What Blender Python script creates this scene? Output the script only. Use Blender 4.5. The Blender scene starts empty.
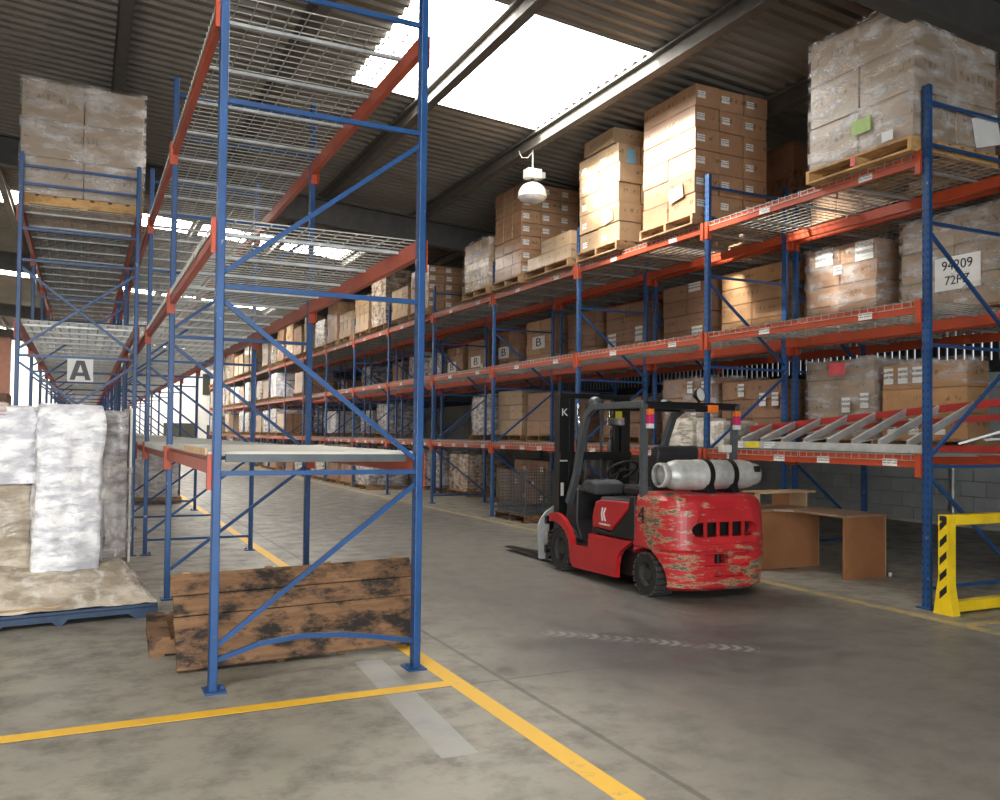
import bpy, bmesh, math, random
from mathutils import Vector, Matrix, noise
random.seed(7)
scene = bpy.context.scene
C = scene.collection
R = math.radians
PI = math.pi

# ------------------------------------------------------------------ camera
F_PX, YAW, PITCH, ROLL, EYE = 856.8, 0.4531, 0.0229, 0.0113, 1.6
cam_data = bpy.data.cameras.new('camera')
cam = bpy.data.objects.new('camera', cam_data); C.objects.link(cam)
cam_data.sensor_fit = 'HORIZONTAL'; cam_data.sensor_width = 36.0
cam_data.lens = F_PX / 1000 * 36.0
cam_data.shift_y = 0.015
cam_data.clip_start = 0.05; cam_data.clip_end = 300
fwd = Vector((math.sin(YAW) * math.cos(PITCH), math.cos(YAW) * math.cos(PITCH), math.sin(PITCH)))
r0 = Vector((math.cos(YAW), -math.sin(YAW), 0)); u0 = r0.cross(fwd)
rt = r0 * math.cos(ROLL) + u0 * math.sin(ROLL); up = u0 * math.cos(ROLL) - r0 * math.sin(ROLL)
mw = Matrix((rt, up, -fwd)).transposed().to_4x4(); mw.translation = (0, 0, EYE)
cam.matrix_world = mw
scene.camera = cam

# ------------------------------------------------------------------ light and exposure
SKYLIGHT = 17.0          # daylight glowing through the translucent roof sheets
scene.view_settings.view_transform = 'Standard'
scene.view_settings.look = 'None'
scene.view_settings.gamma = 1.0
scene.view_settings.use_curve_mapping = False
scene.view_settings.exposure = 0.38
world = bpy.data.worlds.new('overcast_sky'); scene.world = world
world.use_nodes = True
bg = world.node_tree.nodes['Background']
bg.inputs[0].default_value = (0.93, 0.96, 1.0, 1); bg.inputs[1].default_value = 0.6

sun = bpy.data.lights.new('sun', 'SUN'); sun.energy = 36; sun.angle = R(9); sun.color = (1.0, .95, .86)
suno = bpy.data.objects.new('sun', sun); C.objects.link(suno)
suno.rotation_euler = Vector((1.0, -.25, -.62)).to_track_quat('-Z', 'Y').to_euler(); suno.location = (0, 10, 12)
# assumed loading door behind the camera, unseen: area light added as low fill
dl = bpy.data.lights.new('assumed_door_fill', 'AREA'); dl.shape = 'RECTANGLE'; dl.size = 6.0; dl.size_y = 3.6; dl.energy = 760
dl.color = (.92, .96, 1.0)
dlo = bpy.data.objects.new('assumed_door_fill', dl); C.objects.link(dlo)
dlo.location = (-1.0, -6.9, 2.0); dlo.rotation_euler = (R(90), 0, 0)

# ------------------------------------------------------------------ materials
MATS = {}
def new_mat(name):
    m = bpy.data.materials.new(name); m.use_nodes = True
    nt = m.node_tree; b = nt.nodes['Principled BSDF']
    MATS[name] = m
    return m, nt, b
def nd(nt, typ, **kw):
    n = nt.nodes.new(typ)
    for k, v in kw.items():
        if k.startswith('i_'):
            key = k[2:]
            key = int(key) if key.isdigit() else key.replace('_', ' ')
            if isinstance(v, bpy.types.NodeSocket): nt.links.new(v, n.inputs[key])
            else: n.inputs[key].default_value = v
        else: setattr(n, k, v)
    return n
def rgba(c): return (c[0], c[1], c[2], 1)
def mixc(nt, fac, a, b):
    n = nt.nodes.new('ShaderNodeMix'); n.data_type = 'RGBA'
    for key, v in ((0, fac), (6, a), (7, b)):
        if isinstance(v, bpy.types.NodeSocket): nt.links.new(v, n.inputs[key])
        elif isinstance(v, (tuple, list)): n.inputs[key].default_value = rgba(v)
        else: n.inputs[key].default_value = v
    return n.outputs[2]
def ramp(nt, src, lo, hi):
    n = nd(nt, 'ShaderNodeMapRange', i_0=src, i_1=lo, i_2=hi); n.clamp = True
    return n.outputs[0]
def mth(nt, op, a, b=None):
    n = nt.nodes.new('ShaderNodeMath'); n.operation = op
    for i, v in enumerate((a, b)):
        if v is None: continue
        if isinstance(v, bpy.types.NodeSocket): nt.links.new(v, n.inputs[i])
        else: n.inputs[i].default_value = v
    return n.outputs[0]
def pos(nt): return nd(nt, 'ShaderNodeNewGeometry').outputs['Position']
def objc(nt): return nd(nt, 'ShaderNodeTexCoord').outputs['Object']
def gen(nt): return nd(nt, 'ShaderNodeTexCoord').outputs['Generated']
def nz(nt, vec, scale, detail=4, rough=.6, stretch=None):
    if stretch:
        vec = nd(nt, 'ShaderNodeMapping', i_Vector=vec, i_Scale=stretch).outputs[0]
    return nd(nt, 'ShaderNodeTexNoise', i_Vector=vec, i_Scale=scale, i_Detail=detail, i_Roughness=rough).outputs[0]
def bump(nt, b, h, strength, dist=.01):
    n = nd(nt, 'ShaderNodeBump', i_Height=h, i_Strength=strength, i_Distance=dist)
    nt.links.new(n.outputs[0], b.inputs['Normal'])
def setc(nt, b, col):
    if isinstance(col, bpy.types.NodeSocket): nt.links.new(col, b.inputs['Base Color'])
    else: b.inputs['Base Color'].default_value = rgba(col)

def plain(name, col, rough=.5, metal=0., var=.12, scale=6.):
    m, nt, b = new_mat(name)
    d = tuple(c * (1 - var * 2) for c in col); e = tuple(min(1, c * (1 + var)) for c in col)
    setc(nt, b, mixc(nt, ramp(nt, nz(nt, pos(nt), scale), .3, .7), d, e))
    b.inputs['Roughness'].default_value = rough; b.inputs['Metallic'].default_value = metal
    return m
def worn(name, col, chip, amount=.62, scale=9., rough=.4, stretch=None, soft=.03, metal=0.):
    m, nt, b = new_mat(name)
    p = pos(nt)
    base = mixc(nt, ramp(nt, nz(nt, p, 3.), .3, .7), tuple(c * .8 for c in col), tuple(min(1, c * 1.12) for c in col))
    f = ramp(nt, nz(nt, p, scale, 6, .7, stretch), amount, amount + soft)
    setc(nt, b, mixc(nt, f, base, chip))
    b.inputs['Roughness'].default_value = rough; b.inputs['Metallic'].default_value = metal
    return m

worn('blue_paint', (.011, .064, .200), (.30, .34, .42), .70, 14., .38)
worn('orange_paint', (.46, .066, .022), (.36, .30, .25), .74, 12., .42)
plain('zinc', (.50, .52, .52), .42, .6, .15, 5.)
plain('wire', (.44, .44, .40), .45, .5, .1)
plain('dark_girder', (.075, .072, .068), .6, .2)
plain('purlin', (.11, .10, .085), .6, .15)
plain('siding_dark', (.035, .035, .036), .65)
plain('black_steel', (.012, .013, .014), .38, .2)
plain('grey_steel', (.10, .115, .125), .42, .3)
plain('seat_vinyl', (.022, .023, .026), .45)
plain('rubber', (.018, .017, .016), .75)
plain('tyre_tread', (.045, .043, .040), .8)
plain('chrome', (.62, .63, .62), .12, 1., .05)
plain('white_paper', (.80, .80, .78), .6, 0, .03)
plain('grey_ink', (.10, .10, .11), .6)
plain('black_ink', (.012, .012, .013), .6)
plain('pink_paper', (.80, .12, .13), .5)
plain('green_paper', (.42, .62, .18), .5)
plain('yellow_paper', (.78, .74, .36), .5)
plain('blue_paper', (.20, .38, .48), .5)
plain('orange_lens', (.85, .20, .03), .25)
plain('red_lens', (.55, .02, .03), .2)
plain('pink_lens', (.62, .03, .14), .25)
plain('lamp_white', (.66, .65, .58), .35)
plain('aluminium', (.60, .61, .59), .42, .35, .12, 14.)
plain('ladder_red', (.42, .035, .03), .4)
plain('ladder_alu', (.50, .51, .50), .5, .35)
plain('white_plaster', (.80, .79, .74), .75, 0, .04, .6)
plain('left_cladding', (.42, .39, .33), .7)
plain('brick_red', (.13, .055, .035), .8)
plain('opening_dark', (.05, .05, .035), .7)
plain('yellow_label', (.75, .62, .04), .5)
worn('guard_yellow', (.86, .60, .015), (.50, .36, .08), .72, 10., .35)
plain('laminate', (.33, .145, .062), .42, 0, .10, 3.)
plain('laminate_top', (.30, .20, .125), .4)
plain('chip_core', (.52, .36, .20), .7)
plain('board_white', (.62, .60, .53), .6, 0, .06, 4.)
plain('dark_film', (.03, .028, .027), .3)
plain('clear_lens', (.75, .76, .74), .1)
plain('pallet_blue', (.030, .058, .115), .55)
plain('jacket_cloth', (.055, .060, .066), .8)
plain('mortar', (.32, .33, .33), .9)

def wood(name, a, bcol, dark, scale=3.):
    m, nt, b = new_mat(name)
    p = pos(nt)
    g = nz(nt, p, scale, 6, .65, (2.0, 2.0, 14.0))
    g2 = nz(nt, p, 3.4, 6, .7, (1, 1, 2.2))
    c = mixc(nt, ramp(nt, g, .32, .68), a, bcol)
    c = mixc(nt, ramp(nt, g2, .47, .60), c, dark)
    setc(nt, b, c); b.inputs['Roughness'].default_value = .75
    bump(nt, b, g, .3, .004)
wood('pallet_wood', (.30, .17, .08), (.46, .28, .14), (.20, .11, .055))
wood('pallet_dark', (.13, .066, .030), (.25, .135, .065), (.014, .010, .008), 2.)
wood('pallet_fresh', (.52, .29, .10), (.62, .38, .16), (.36, .19, .07))

def carton_mat(name, col, rough=.55, coat=0., ink=.55):
    m, nt, b = new_mat(name)
    info = nd(nt, 'ShaderNodeObjectInfo').outputs['Random']
    p = pos(nt); g = gen(nt)
    base = mixc(nt, info, tuple(c * .80 for c in col), tuple(min(1, c * 1.15) for c in col))
    base = mixc(nt, ramp(nt, nz(nt, p, 5., 4), .35, .75), base, tuple(c * .78 for c in col))
    # printed marks: a block of broken lines on each face, and a darker band along the top
    sep = nd(nt, 'ShaderNodeSeparateXYZ', i_0=g).outputs
    zc = mth(nt, 'ABSOLUTE', mth(nt, 'SUBTRACT', sep[2], .58))
    inb = mth(nt, 'LESS_THAN', zc, .10)
    txt = mth(nt, 'GREATER_THAN', nz(nt, p, 26., 2, .5, (1, 1, .35)), ink)
    blk = mth(nt, 'GREATER_THAN', nz(nt, p, 2.6, 1), .47)
    f = mth(nt, 'MULTIPLY', mth(nt, 'MULTIPLY', inb, txt), blk)
    f = mth(nt, 'MULTIPLY', f, .6)
    base = mixc(nt, f, base, tuple(c * .22 for c in col))
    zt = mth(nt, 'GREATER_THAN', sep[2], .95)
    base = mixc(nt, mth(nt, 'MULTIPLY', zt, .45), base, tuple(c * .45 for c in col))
    setc(nt, b, base)
    b.inputs['Roughness'].default_value = rough
    b.inputs['Coat Weight'].default_value = coat; b.inputs['Coat Roughness'].default_value = .18
    bump(nt, b, nz(nt, p, 9., 4, .6, (1, 1, 3)), .25 if coat else .12, .02)
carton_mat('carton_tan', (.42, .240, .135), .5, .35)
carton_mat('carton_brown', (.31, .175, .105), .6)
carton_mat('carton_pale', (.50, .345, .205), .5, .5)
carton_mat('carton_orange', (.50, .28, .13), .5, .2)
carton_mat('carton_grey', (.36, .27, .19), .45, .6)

def film_mat(name, tint, clear, rough=.16):
    m = bpy.data.materials.new(name); m.use_nodes = True; MATS[name] = m
    nt = m.node_tree; b = nt.nodes['Principled BSDF']; out = nt.nodes['Material Output']
    p = pos(nt)
    w = nz(nt, p, 3.2, 4, .55, (1, 1, 2.6)); w2 = nz(nt, p, 14., 3, .5, (1.5, 1.5, .7))
    b.inputs['Base Color'].default_value = rgba(tint); b.inputs['Roughness'].default_value = rough
    b.inputs['Specular IOR Level'].default_value = .8
    bump(nt, b, mth(nt, 'ADD', w, mth(nt, 'MULTIPLY', w2, .5)), .9, .05)
    tr = nd(nt, 'ShaderNodeBsdfTransparent')
    fac = nd(nt, 'ShaderNodeMapRange', i_0=w, i_1=.42, i_2=.66, i_3=clear[0], i_4=clear[1]).outputs[0]  # patchy white opacity stands in for skylight glare on the film
    mx = nd(nt, 'ShaderNodeMixShader', i_0=fac, i_1=tr.outputs[0], i_2=b.outputs[0])
    nt.links.new(mx.outputs[0], out.inputs[0])
film_mat('clear_film', (.86, .83, .81), (.03, .50), .12)
film_mat('skirt_film', (.72, .68, .62), (.12, .55))
def wrap_mat(name, a, b2, rough=.16):
    m, nt, b = new_mat(name)
    p = pos(nt)
    w = nz(nt, p, 5., 4, .6, (1, 1, 2.6)); w2 = nz(nt, p, 2., 3)
    c = mixc(nt, ramp(nt, w, .40, .58), a, b2)
    c = mixc(nt, mth(nt, 'MULTIPLY', ramp(nt, w2, .48, .66), .55), c, tuple(x * .55 for x in a))
    st = nz(nt, p, 9., 3, .5, (1, 1, .25))
    c = mixc(nt, mth(nt, 'MULTIPLY', ramp(nt, st, .58, .70), .4), c, (.92, .92, .92))  # whitish streaks painted in as highlights on the wrap
    setc(nt, b, c); b.inputs['Roughness'].default_value = rough
    b.inputs['Specular IOR Level'].default_value = .7
    bump(nt, b, w, .8, .05)
wrap_mat('white_wrap', (.58, .58, .63), (.95, .95, .96))
wrap_mat('tan_wrap', (.42, .38, .31), (.74, .70, .61))
wrap_mat('brown_wrap', (.26, .17, .11), (.62, .52, .42))
wrap_mat('pink_film', (.55, .30, .27), (.80, .66, .62))
wrap_mat('grey_wrap', (.22, .20, .20), (.52, .50, .50))
wrap_mat('cardboard_wrap', (.36, .30, .225), (.60, .53, .43))

def floor_mat():
    m, nt, b = new_mat('concrete_floor')
    p = pos(nt)
    sep = nd(nt, 'ShaderNodeSeparateXYZ', i_0=p).outputs
    n1 = nz(nt, p, .55, 6, .62); n2 = nz(nt, p, 3.2, 6, .68); n3 = nz(nt, p, 30., 3)
    c = mixc(nt, ramp(nt, n1, .34, .68), (.215, .200, .168), (.330, .303, .248))
    c = mixc(nt, mth(nt, 'MULTIPLY', ramp(nt, n2, .46, .66), .70), c, (.095, .088, .076))
    c = mixc(nt, mth(nt, 'MULTIPLY', ramp(nt, n3, .4, .75), .3), c, (.30, .28, .24))
    # travel lane rubbed dark by tyres
    lane = mth(nt, 'MULTIPLY', ramp(nt, sep[0], 2.3, 3.6), ramp(nt, mth(nt, 'MULTIPLY', sep[0], -1.), -7.4, -6.2))
    c = mixc(nt, mth(nt, 'MULTIPLY', lane, .68), c, (.090, .086, .080))
    # oil and rubber patch where the trucks turn
    vx = mth(nt, 'DIVIDE', mth(nt, 'SUBTRACT', sep[0], 4.15), 1.35)
    vy = mth(nt, 'DIVIDE', mth(nt, 'SUBTRACT', sep[1], 5.35), .95)
    d = mth(nt, 'SQRT', mth(nt, 'ADD', mth(nt, 'MULTIPLY', vx, vx), mth(nt, 'MULTIPLY', vy, vy)))
    d = mth(nt, 'ADD', d, mth(nt, 'MULTIPLY', mth(nt, 'SUBTRACT', nz(nt, p, 1.6, 5, .7), .5), 2.2))
    c = mixc(nt, mth(nt, 'MULTIPLY', ramp(nt, mth(nt, 'MULTIPLY', d, -1.), -1.15, -.55), .85), c, (.052, .051, .050))
    # pale tread print left in the patch
    a = math.atan2(-1.25, 1.35)
    s = mth(nt, 'ADD', mth(nt, 'MULTIPLY', mth(nt, 'SUBTRACT', sep[0], 4.0), math.cos(a)), mth(nt, 'MULTIPLY', mth(nt, 'SUBTRACT', sep[1], 5.55), math.sin(a)))
    t = mth(nt, 'SUBTRACT', mth(nt, 'MULTIPLY', mth(nt, 'SUBTRACT', sep[1], 5.55), math.cos(a)), mth(nt, 'MULTIPLY', mth(nt, 'SUBTRACT', sep[0], 4.0), math.sin(a)))
    ta = mth(nt, 'ABSOLUTE', t)
    saw = mth(nt, 'FRACT', mth(nt, 'ADD', mth(nt, 'MULTIPLY', s, 11.), mth(nt, 'MULTIPLY', ta, 6.)))
    tread = mth(nt, 'MULTIPLY', mth(nt, 'GREATER_THAN', saw, .45), mth(nt, 'LESS_THAN', ta, .085))
    tread = mth(nt, 'MULTIPLY', tread, mth(nt, 'LESS_THAN', mth(nt, 'ABSOLUTE', s), .85))
    tread = mth(nt, 'MULTIPLY', tread, ramp(nt, nz(nt, p, 5., 4), .35, .6))
    c = mixc(nt, mth(nt, 'MULTIPLY', tread, .8), c, (.30, .29, .27))
    # slab joints: one runs along the lane, others cross it
    j1 = mth(nt, 'LESS_THAN', mth(nt, 'ABSOLUTE', mth(nt, 'SUBTRACT', sep[0], mth(nt, 'ADD', 2.51, mth(nt, 'MULTIPLY', mth(nt, 'SUBTRACT', n2, .5), .03)))), .018)
    j2 = mth(nt, 'LESS_THAN', mth(nt, 'ABSOLUTE', mth(nt, 'SUBTRACT', mth(nt, 'FRACT', mth(nt, 'DIVIDE', mth(nt, 'ADD', sep[1], 1.1), 4.1)), .5)), .0028)
    j3 = mth(nt, 'LESS_THAN', mth(nt, 'ABSOLUTE', mth(nt, 'SUBTRACT', sep[0], 10.6)), .018)
    j = mth(nt, 'MAXIMUM', mth(nt, 'MAXIMUM', j1, j2), j3)
    c = mixc(nt, mth(nt, 'MULTIPLY', j, .65), c, (.06, .055, .05))
    # pale grey repair strip by the first rack foot
    g1 = mth(nt, 'LESS_THAN', mth(nt, 'ABSOLUTE', mth(nt, 'SUBTRACT', sep[0], mth(nt, 'ADD', 1.80, mth(nt, 'MULTIPLY', mth(nt, 'SUBTRACT', sep[1], 5.2), .06)))), .10)
    g1 = mth(nt, 'MULTIPLY', g1, mth(nt, 'LESS_THAN', mth(nt, 'ABSOLUTE', mth(nt, 'SUBTRACT', sep[1], 4.9)), .95))
    g1 = mth(nt, 'MULTIPLY', g1, ramp(nt, n2, .30, .50))
    c = mixc(nt, mth(nt, 'MULTIPLY', g1, .75), c, (.36, .36, .35))
    setc(nt, b, c)
    rr = nd(nt, 'ShaderNodeMapRange', i_0=n2, i_1=.3, i_2=.7, i_3=.34, i_4=.62).outputs[0]
    nt.links.new(rr, b.inputs['Roughness'])
    bump(nt, b, n3, .15, .004)
floor_mat()
def line_mat(name, col, amount):
    m, nt, b = new_mat(name)
    p = pos(nt)
    f = ramp(nt, nz(nt, p, 7., 6, .75), amount, amount + .14)
    setc(nt, b, mixc(nt, f, col, (.24, .215, .165))); b.inputs['Roughness'].default_value = .5
line_mat('line_yellow', (.78, .45, .03), .60)
line_mat('line_worn', (.46, .34, .13), .47)
def block_mat():
    m, nt, b = new_mat('concrete_block')
    info = nd(nt, 'ShaderNodeObjectInfo').outputs['Random']
    p = pos(nt)
    c = mixc(nt, info, (.46, .49, .495), (.55, .58, .58))
    c = mixc(nt, ramp(nt, nz(nt, p, 1.2, 5), .4, .75), c, (.38, .40, .40))
    setc(nt, b, c); b.inputs['Roughness'].default_value = .85
    bump(nt, b, nz(nt, p, 40., 3), .3, .004)
block_mat()
def roof_mat():
    m, nt, b = new_mat('roof_metal')
    p = pos(nt)
    c = mixc(nt, ramp(nt, nz(nt, p, .8, 4), .3, .7), (.17, .155, .13), (.25, .23, .195))
    setc(nt, b, c); b.inputs['Roughness'].default_value = .55; b.inputs['Metallic'].default_value = .3
roof_mat()
def red_mat():
    m, nt, b = new_mat('worn_red')
    p = objc(nt)
    n = nz(nt, p, 7., 8, .72, (.8, .8, 3.2)); big = nz(nt, p, 1.7, 3, .5)
    sep = nd(nt, 'ShaderNodeSeparateXYZ', i_0=p).outputs
    thr = mth(nt, 'ADD', mth(nt, 'MULTIPLY', n, .72), mth(nt, 'MULTIPLY', big, .33))
    low = mth(nt, 'MULTIPLY', ramp(nt, mth(nt, 'MULTIPLY', sep[2], -1.), -.75, -.25), .035)
    left = mth(nt, 'MULTIPLY', ramp(nt, mth(nt, 'MULTIPLY', sep[0], -1.), .1, .5), .04)
    thr = mth(nt, 'ADD', mth(nt, 'ADD', thr, low), left)
    base = mixc(nt, ramp(nt, nz(nt, p, 3., 4), .3, .7), (.38, .014, .020), (.56, .026, .032))
    c = mixc(nt, ramp(nt, thr, .588, .605), base, (.42, .30, .17))
    c = mixc(nt, ramp(nt, thr, .62, .645), c, (.10, .088, .065))
    setc(nt, b, c)
    b.inputs['Roughness'].default_value = .42; b.inputs['Coat Weight'].default_value = .08
red_mat()
worn('red_paint', (.48, .018, .022), (.40, .22, .12), .70, 9., .28)
def emit(name, col, s):
    m, nt, b = new_mat(name)
    b.inputs['Base Color'].default_value = rgba(col)
    b.inputs['Emission Color'].default_value = rgba(col); b.inputs['Emission Strength'].default_value = s
emit('skylight_sheet', (1.0, .97, .91), SKYLIGHT)
def clear_sheet():                  # stronger glow and see-through share added so sun strikes the top tier
    m = bpy.data.materials.new('clear_skylight'); m.use_nodes = True; MATS['clear_skylight'] = m
    nt = m.node_tree; out = nt.nodes['Material Output']; nt.nodes.remove(nt.nodes['Principled BSDF'])
    em = nd(nt, 'ShaderNodeEmission', i_0=(1.0, .97, .91, 1), i_1=24.0)
    tr = nd(nt, 'ShaderNodeBsdfTransparent')
    mx = nd(nt, 'ShaderNodeMixShader', i_0=.5, i_1=tr.outputs[0], i_2=em.outputs[0]); nt.links.new(mx.outputs[0], out.inputs[0])
clear_sheet()
def label_mat():
    m, nt, b = new_mat('printed_label')
    g = gen(nt); p = pos(nt)
    sep = nd(nt, 'ShaderNodeSeparateXYZ', i_0=g).outputs
    e = mth(nt, 'LESS_THAN', mth(nt, 'ABSOLUTE', mth(nt, 'SUBTRACT', sep[2], .5)), .33)
    ln = mth(nt, 'LESS_THAN', mth(nt, 'FRACT', mth(nt, 'MULTIPLY', sep[2], 3.)), .55)
    t = mth(nt, 'GREATER_THAN', nz(nt, p, 70., 2), .44)
    f = mth(nt, 'MULTIPLY', mth(nt, 'MULTIPLY', e, ln), t)
    setc(nt, b, mixc(nt, mth(nt, 'MULTIPLY', f, .75), (.78, .78, .75), (.08, .08, .09))); b.inputs['Roughness'].default_value = .5
label_mat()
def upright_mat():
    m, nt, b = new_mat('upright_blue')
    o = objc(nt); p = pos(nt)
    base = mixc(nt, ramp(nt, nz(nt, p, 3.), .3, .7), (.009, .052, .165), (.015, .082, .250))
    f = ramp(nt, nz(nt, p, 13., 6, .7), .65, .69)
    base = mixc(nt, f, base, (.30, .34, .42))
    sep = nd(nt, 'ShaderNodeSeparateXYZ', i_0=o).outputs
    hz = mth(nt, 'LESS_THAN', mth(nt, 'ABSOLUTE', mth(nt, 'SUBTRACT', mth(nt, 'FRACT', mth(nt, 'DIVIDE', sep[2], .075)), .5)), .19)
    hy = mth(nt, 'LESS_THAN', mth(nt, 'ABSOLUTE', mth(nt, 'SUBTRACT', mth(nt, 'ABSOLUTE', sep[1]), .026)), .009)
    nrm = nd(nt, 'ShaderNodeSeparateXYZ', i_0=nd(nt, 'ShaderNodeNewGeometry').outputs['Normal']).outputs
    fx = mth(nt, 'GREATER_THAN', mth(nt, 'ABSOLUTE', nrm[0]), .8)
    h = mth(nt, 'MULTIPLY', mth(nt, 'MULTIPLY', hz, hy), fx)
    setc(nt, b, mixc(nt, h, base, (.012, .016, .03))); b.inputs['Roughness'].default_value = .38
upright_mat()
def hazard_mat():
    m, nt, b = new_mat('hazard_stripes')
    sep = nd(nt, 'ShaderNodeSeparateXYZ', i_0=pos(nt)).outputs
    s = mth(nt, 'FRACT', mth(nt, 'MULTIPLY', mth(nt, 'ADD', sep[2], mth(nt, 'MULTIPLY', sep[1], -1.0)), 5.6))
    setc(nt, b, mixc(nt, mth(nt, 'LESS_THAN', s, .42), (.80, .55, .015), (.012, .012, .012))); b.inputs['Roughness'].default_value = .4
hazard_mat()

# ------------------------------------------------------------------ mesh helpers
class MB:
    def __init__(self): self.v = []; self.f = []
    def add(self, vs, fs):
        o = len(self.v); self.v += [tuple(x) for x in vs]; self.f += [tuple(i + o for i in f) for f in fs]; return self
    def box(self, a, b):
        x0, y0, z0 = a; x1, y1, z1 = b
        return self.add([(x0,y0,z0),(x1,y0,z0),(x1,y1,z0),(x0,y1,z0),(x0,y0,z1),(x1,y0,z1),(x1,y1,z1),(x0,y1,z1)],
                        [(0,3,2,1),(4,5,6,7),(0,1,5,4),(1,2,6,5),(2,3,7,6),(3,0,4,7)])
    def cbox(self, c, s):
        return self.box([c[i]-s[i]/2 for i in range(3)], [c[i]+s[i]/2 for i in range(3)])
    def bar(self, p0, p1, w, h, upv=(0,0,1)):
        p0 = Vector(p0); p1 = Vector(p1); d = (p1-p0).normalized(); u = Vector(upv)
        s = d.cross(u)
        if s.length < 1e-4: s = d.cross(Vector((1,0,0)))
        s.normalize(); u = s.cross(d)
        vs = []
        for q in (p0, p1):
            for a, b in ((-1,-1),(1,-1),(1,1),(-1,1)): vs.append(q + s*(a*w/2) + u*(b*h/2))
        return self.add(vs, [(3,2,1,0),(4,5,6,7),(0,1,5,4),(1,2,6,5),(2,3,7,6),(3,0,4,7)])
    def tube(self, pts, r, n=8, caps=True):
        pts = [Vector(p) for p in pts]; rings = []; ref = None
        rs = r if isinstance(r, (list, tuple)) else [r]*len(pts)
        for i, p in enumerate(pts):
            d = (pts[min(i+1, len(pts)-1)] - pts[max(i-1, 0)]).normalized()
            if ref is None:
                ref = Vector((0,0,1)) if abs(d.z) < .9 else Vector((1,0,0))
            s = d.cross(ref).normalized(); u = s.cross(d); ref = u
            rings.append([p + (s*math.cos(2*PI*k/n) + u*math.sin(2*PI*k/n))*rs[i] for k in range(n)])
        vs = [q for rg in rings for q in rg]; fs = []
        for i in range(len(pts)-1):
            for k in range(n): fs.append((i*n+k, i*n+(k+1)%n, (i+1)*n+(k+1)%n, (i+1)*n+k))
        if caps: fs += [tuple(reversed(range(n))), tuple((len(pts)-1)*n+k for k in range(n))]
        return self.add(vs, fs)
    def lathe(self, prof, c, axis='z', n=24):
        vs = []; fs = []
        for a, r in prof:
            for k in range(n):
                x, y = r*math.cos(2*PI*k/n), r*math.sin(2*PI*k/n)
                q = {'z': (x, y, a), 'x': (a, x, y), 'y': (y, a, x)}[axis]
                vs.append((q[0]+c[0], q[1]+c[1], q[2]+c[2]))
        for i in range(len(prof)-1):
            for k in range(n): fs.append((i*n+k, i*n+(k+1)%n, (i+1)*n+(k+1)%n, (i+1)*n+k))
        return self.add(vs, fs)
    def prism(self, poly, lo, hi, axis='x'):
        n = len(poly); vs = []
        for t in (lo, hi):
            for a, b in poly: vs.append({'x': (t, a, b), 'y': (a, t, b), 'z': (a, b, t)}[axis])
        fs = [tuple(reversed(range(n))), tuple(range(n, 2*n))] + [(k, (k+1)%n, n+(k+1)%n, n+k) for k in range(n)]
        return self.add(vs, fs)
    def mesh(self, name, smooth=False, fix=True, bevel=0.):
        me = bpy.data.meshes.new(name); me.from_pydata(self.v, [], self.f)
        if fix or bevel:
            bm = bmesh.new(); bm.from_mesh(me)
            bmesh.ops.recalc_face_normals(bm, faces=bm.faces)
            if bevel:
                bmesh.ops.bevel(bm, geom=bm.edges[:], offset=bevel, segments=2, affect='EDGES', profile=.5, clamp_overlap=True)
            bm.to_mesh(me); bm.free()
        if smooth:
            me.shade_smooth()
        return me

def link(name, data, parent=None, loc=None, rot=None):
    o = bpy.data.objects.new(name, data); C.objects.link(o)
    if parent: o.parent = parent
    if loc is not None: o.location = loc
    if rot is not None: o.rotation_euler = rot
    return o
def obj(name, mb, mat, parent=None, smooth=False, loc=None, rot=None, fix=True, bevel=0.):
    me = mb.mesh(name, smooth, fix, bevel); me.materials.append(MATS[mat])
    return link(name, me, parent, loc, rot)
def inst(name, me, parent=None, loc=None, rot=None): return link(name, me, parent, loc, rot)
def thing(name, label, cat, loc=(0,0,0), rz=0., group=None):
    o = link(name, None, None, loc, (0,0,rz)); o.empty_display_size = .2
    return tag(o, label, cat, group)
def tag(o, label, cat, group=None):
    o['label'] = label; o['category'] = cat
    if group: o['group'] = group
    return o
def struct(name, mb, mat, smooth=False, fix=True):
    o = obj(name, mb, mat, None, smooth, fix=fix); o['kind'] = 'structure'; return o
def mesh_of(mb, mat, name='m', smooth=False, bevel=0.):
    me = mb.mesh(name, smooth, True, bevel); me.materials.append(MATS[mat]); return me
TEXT = {}
def text_mesh(s, size, mat, ext=.002):
    key = (s, size, mat)
    if key in TEXT: return TEXT[key]
    cu = bpy.data.curves.new('t', 'FONT'); cu.body = s; cu.size = size; cu.extrude = ext
    cu.align_x = 'CENTER'; cu.align_y = 'CENTER'; cu.resolution_u = 3
    o = bpy.data.objects.new('t', cu); C.objects.link(o)
    bpy.context.view_layer.update()
    me = bpy.data.meshes.new_from_object(o.evaluated_get(bpy.context.evaluated_depsgraph_get()))
    bpy.data.objects.remove(o); bpy.data.curves.remove(cu)
    me.materials.clear(); me.materials.append(MATS[mat]); TEXT[key] = me
    return me
ORD = ['first','second','third','fourth','fifth','sixth','seventh','eighth','ninth','tenth','eleventh','twelfth','thirteenth','fourteenth','fifteenth','sixteenth']

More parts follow.
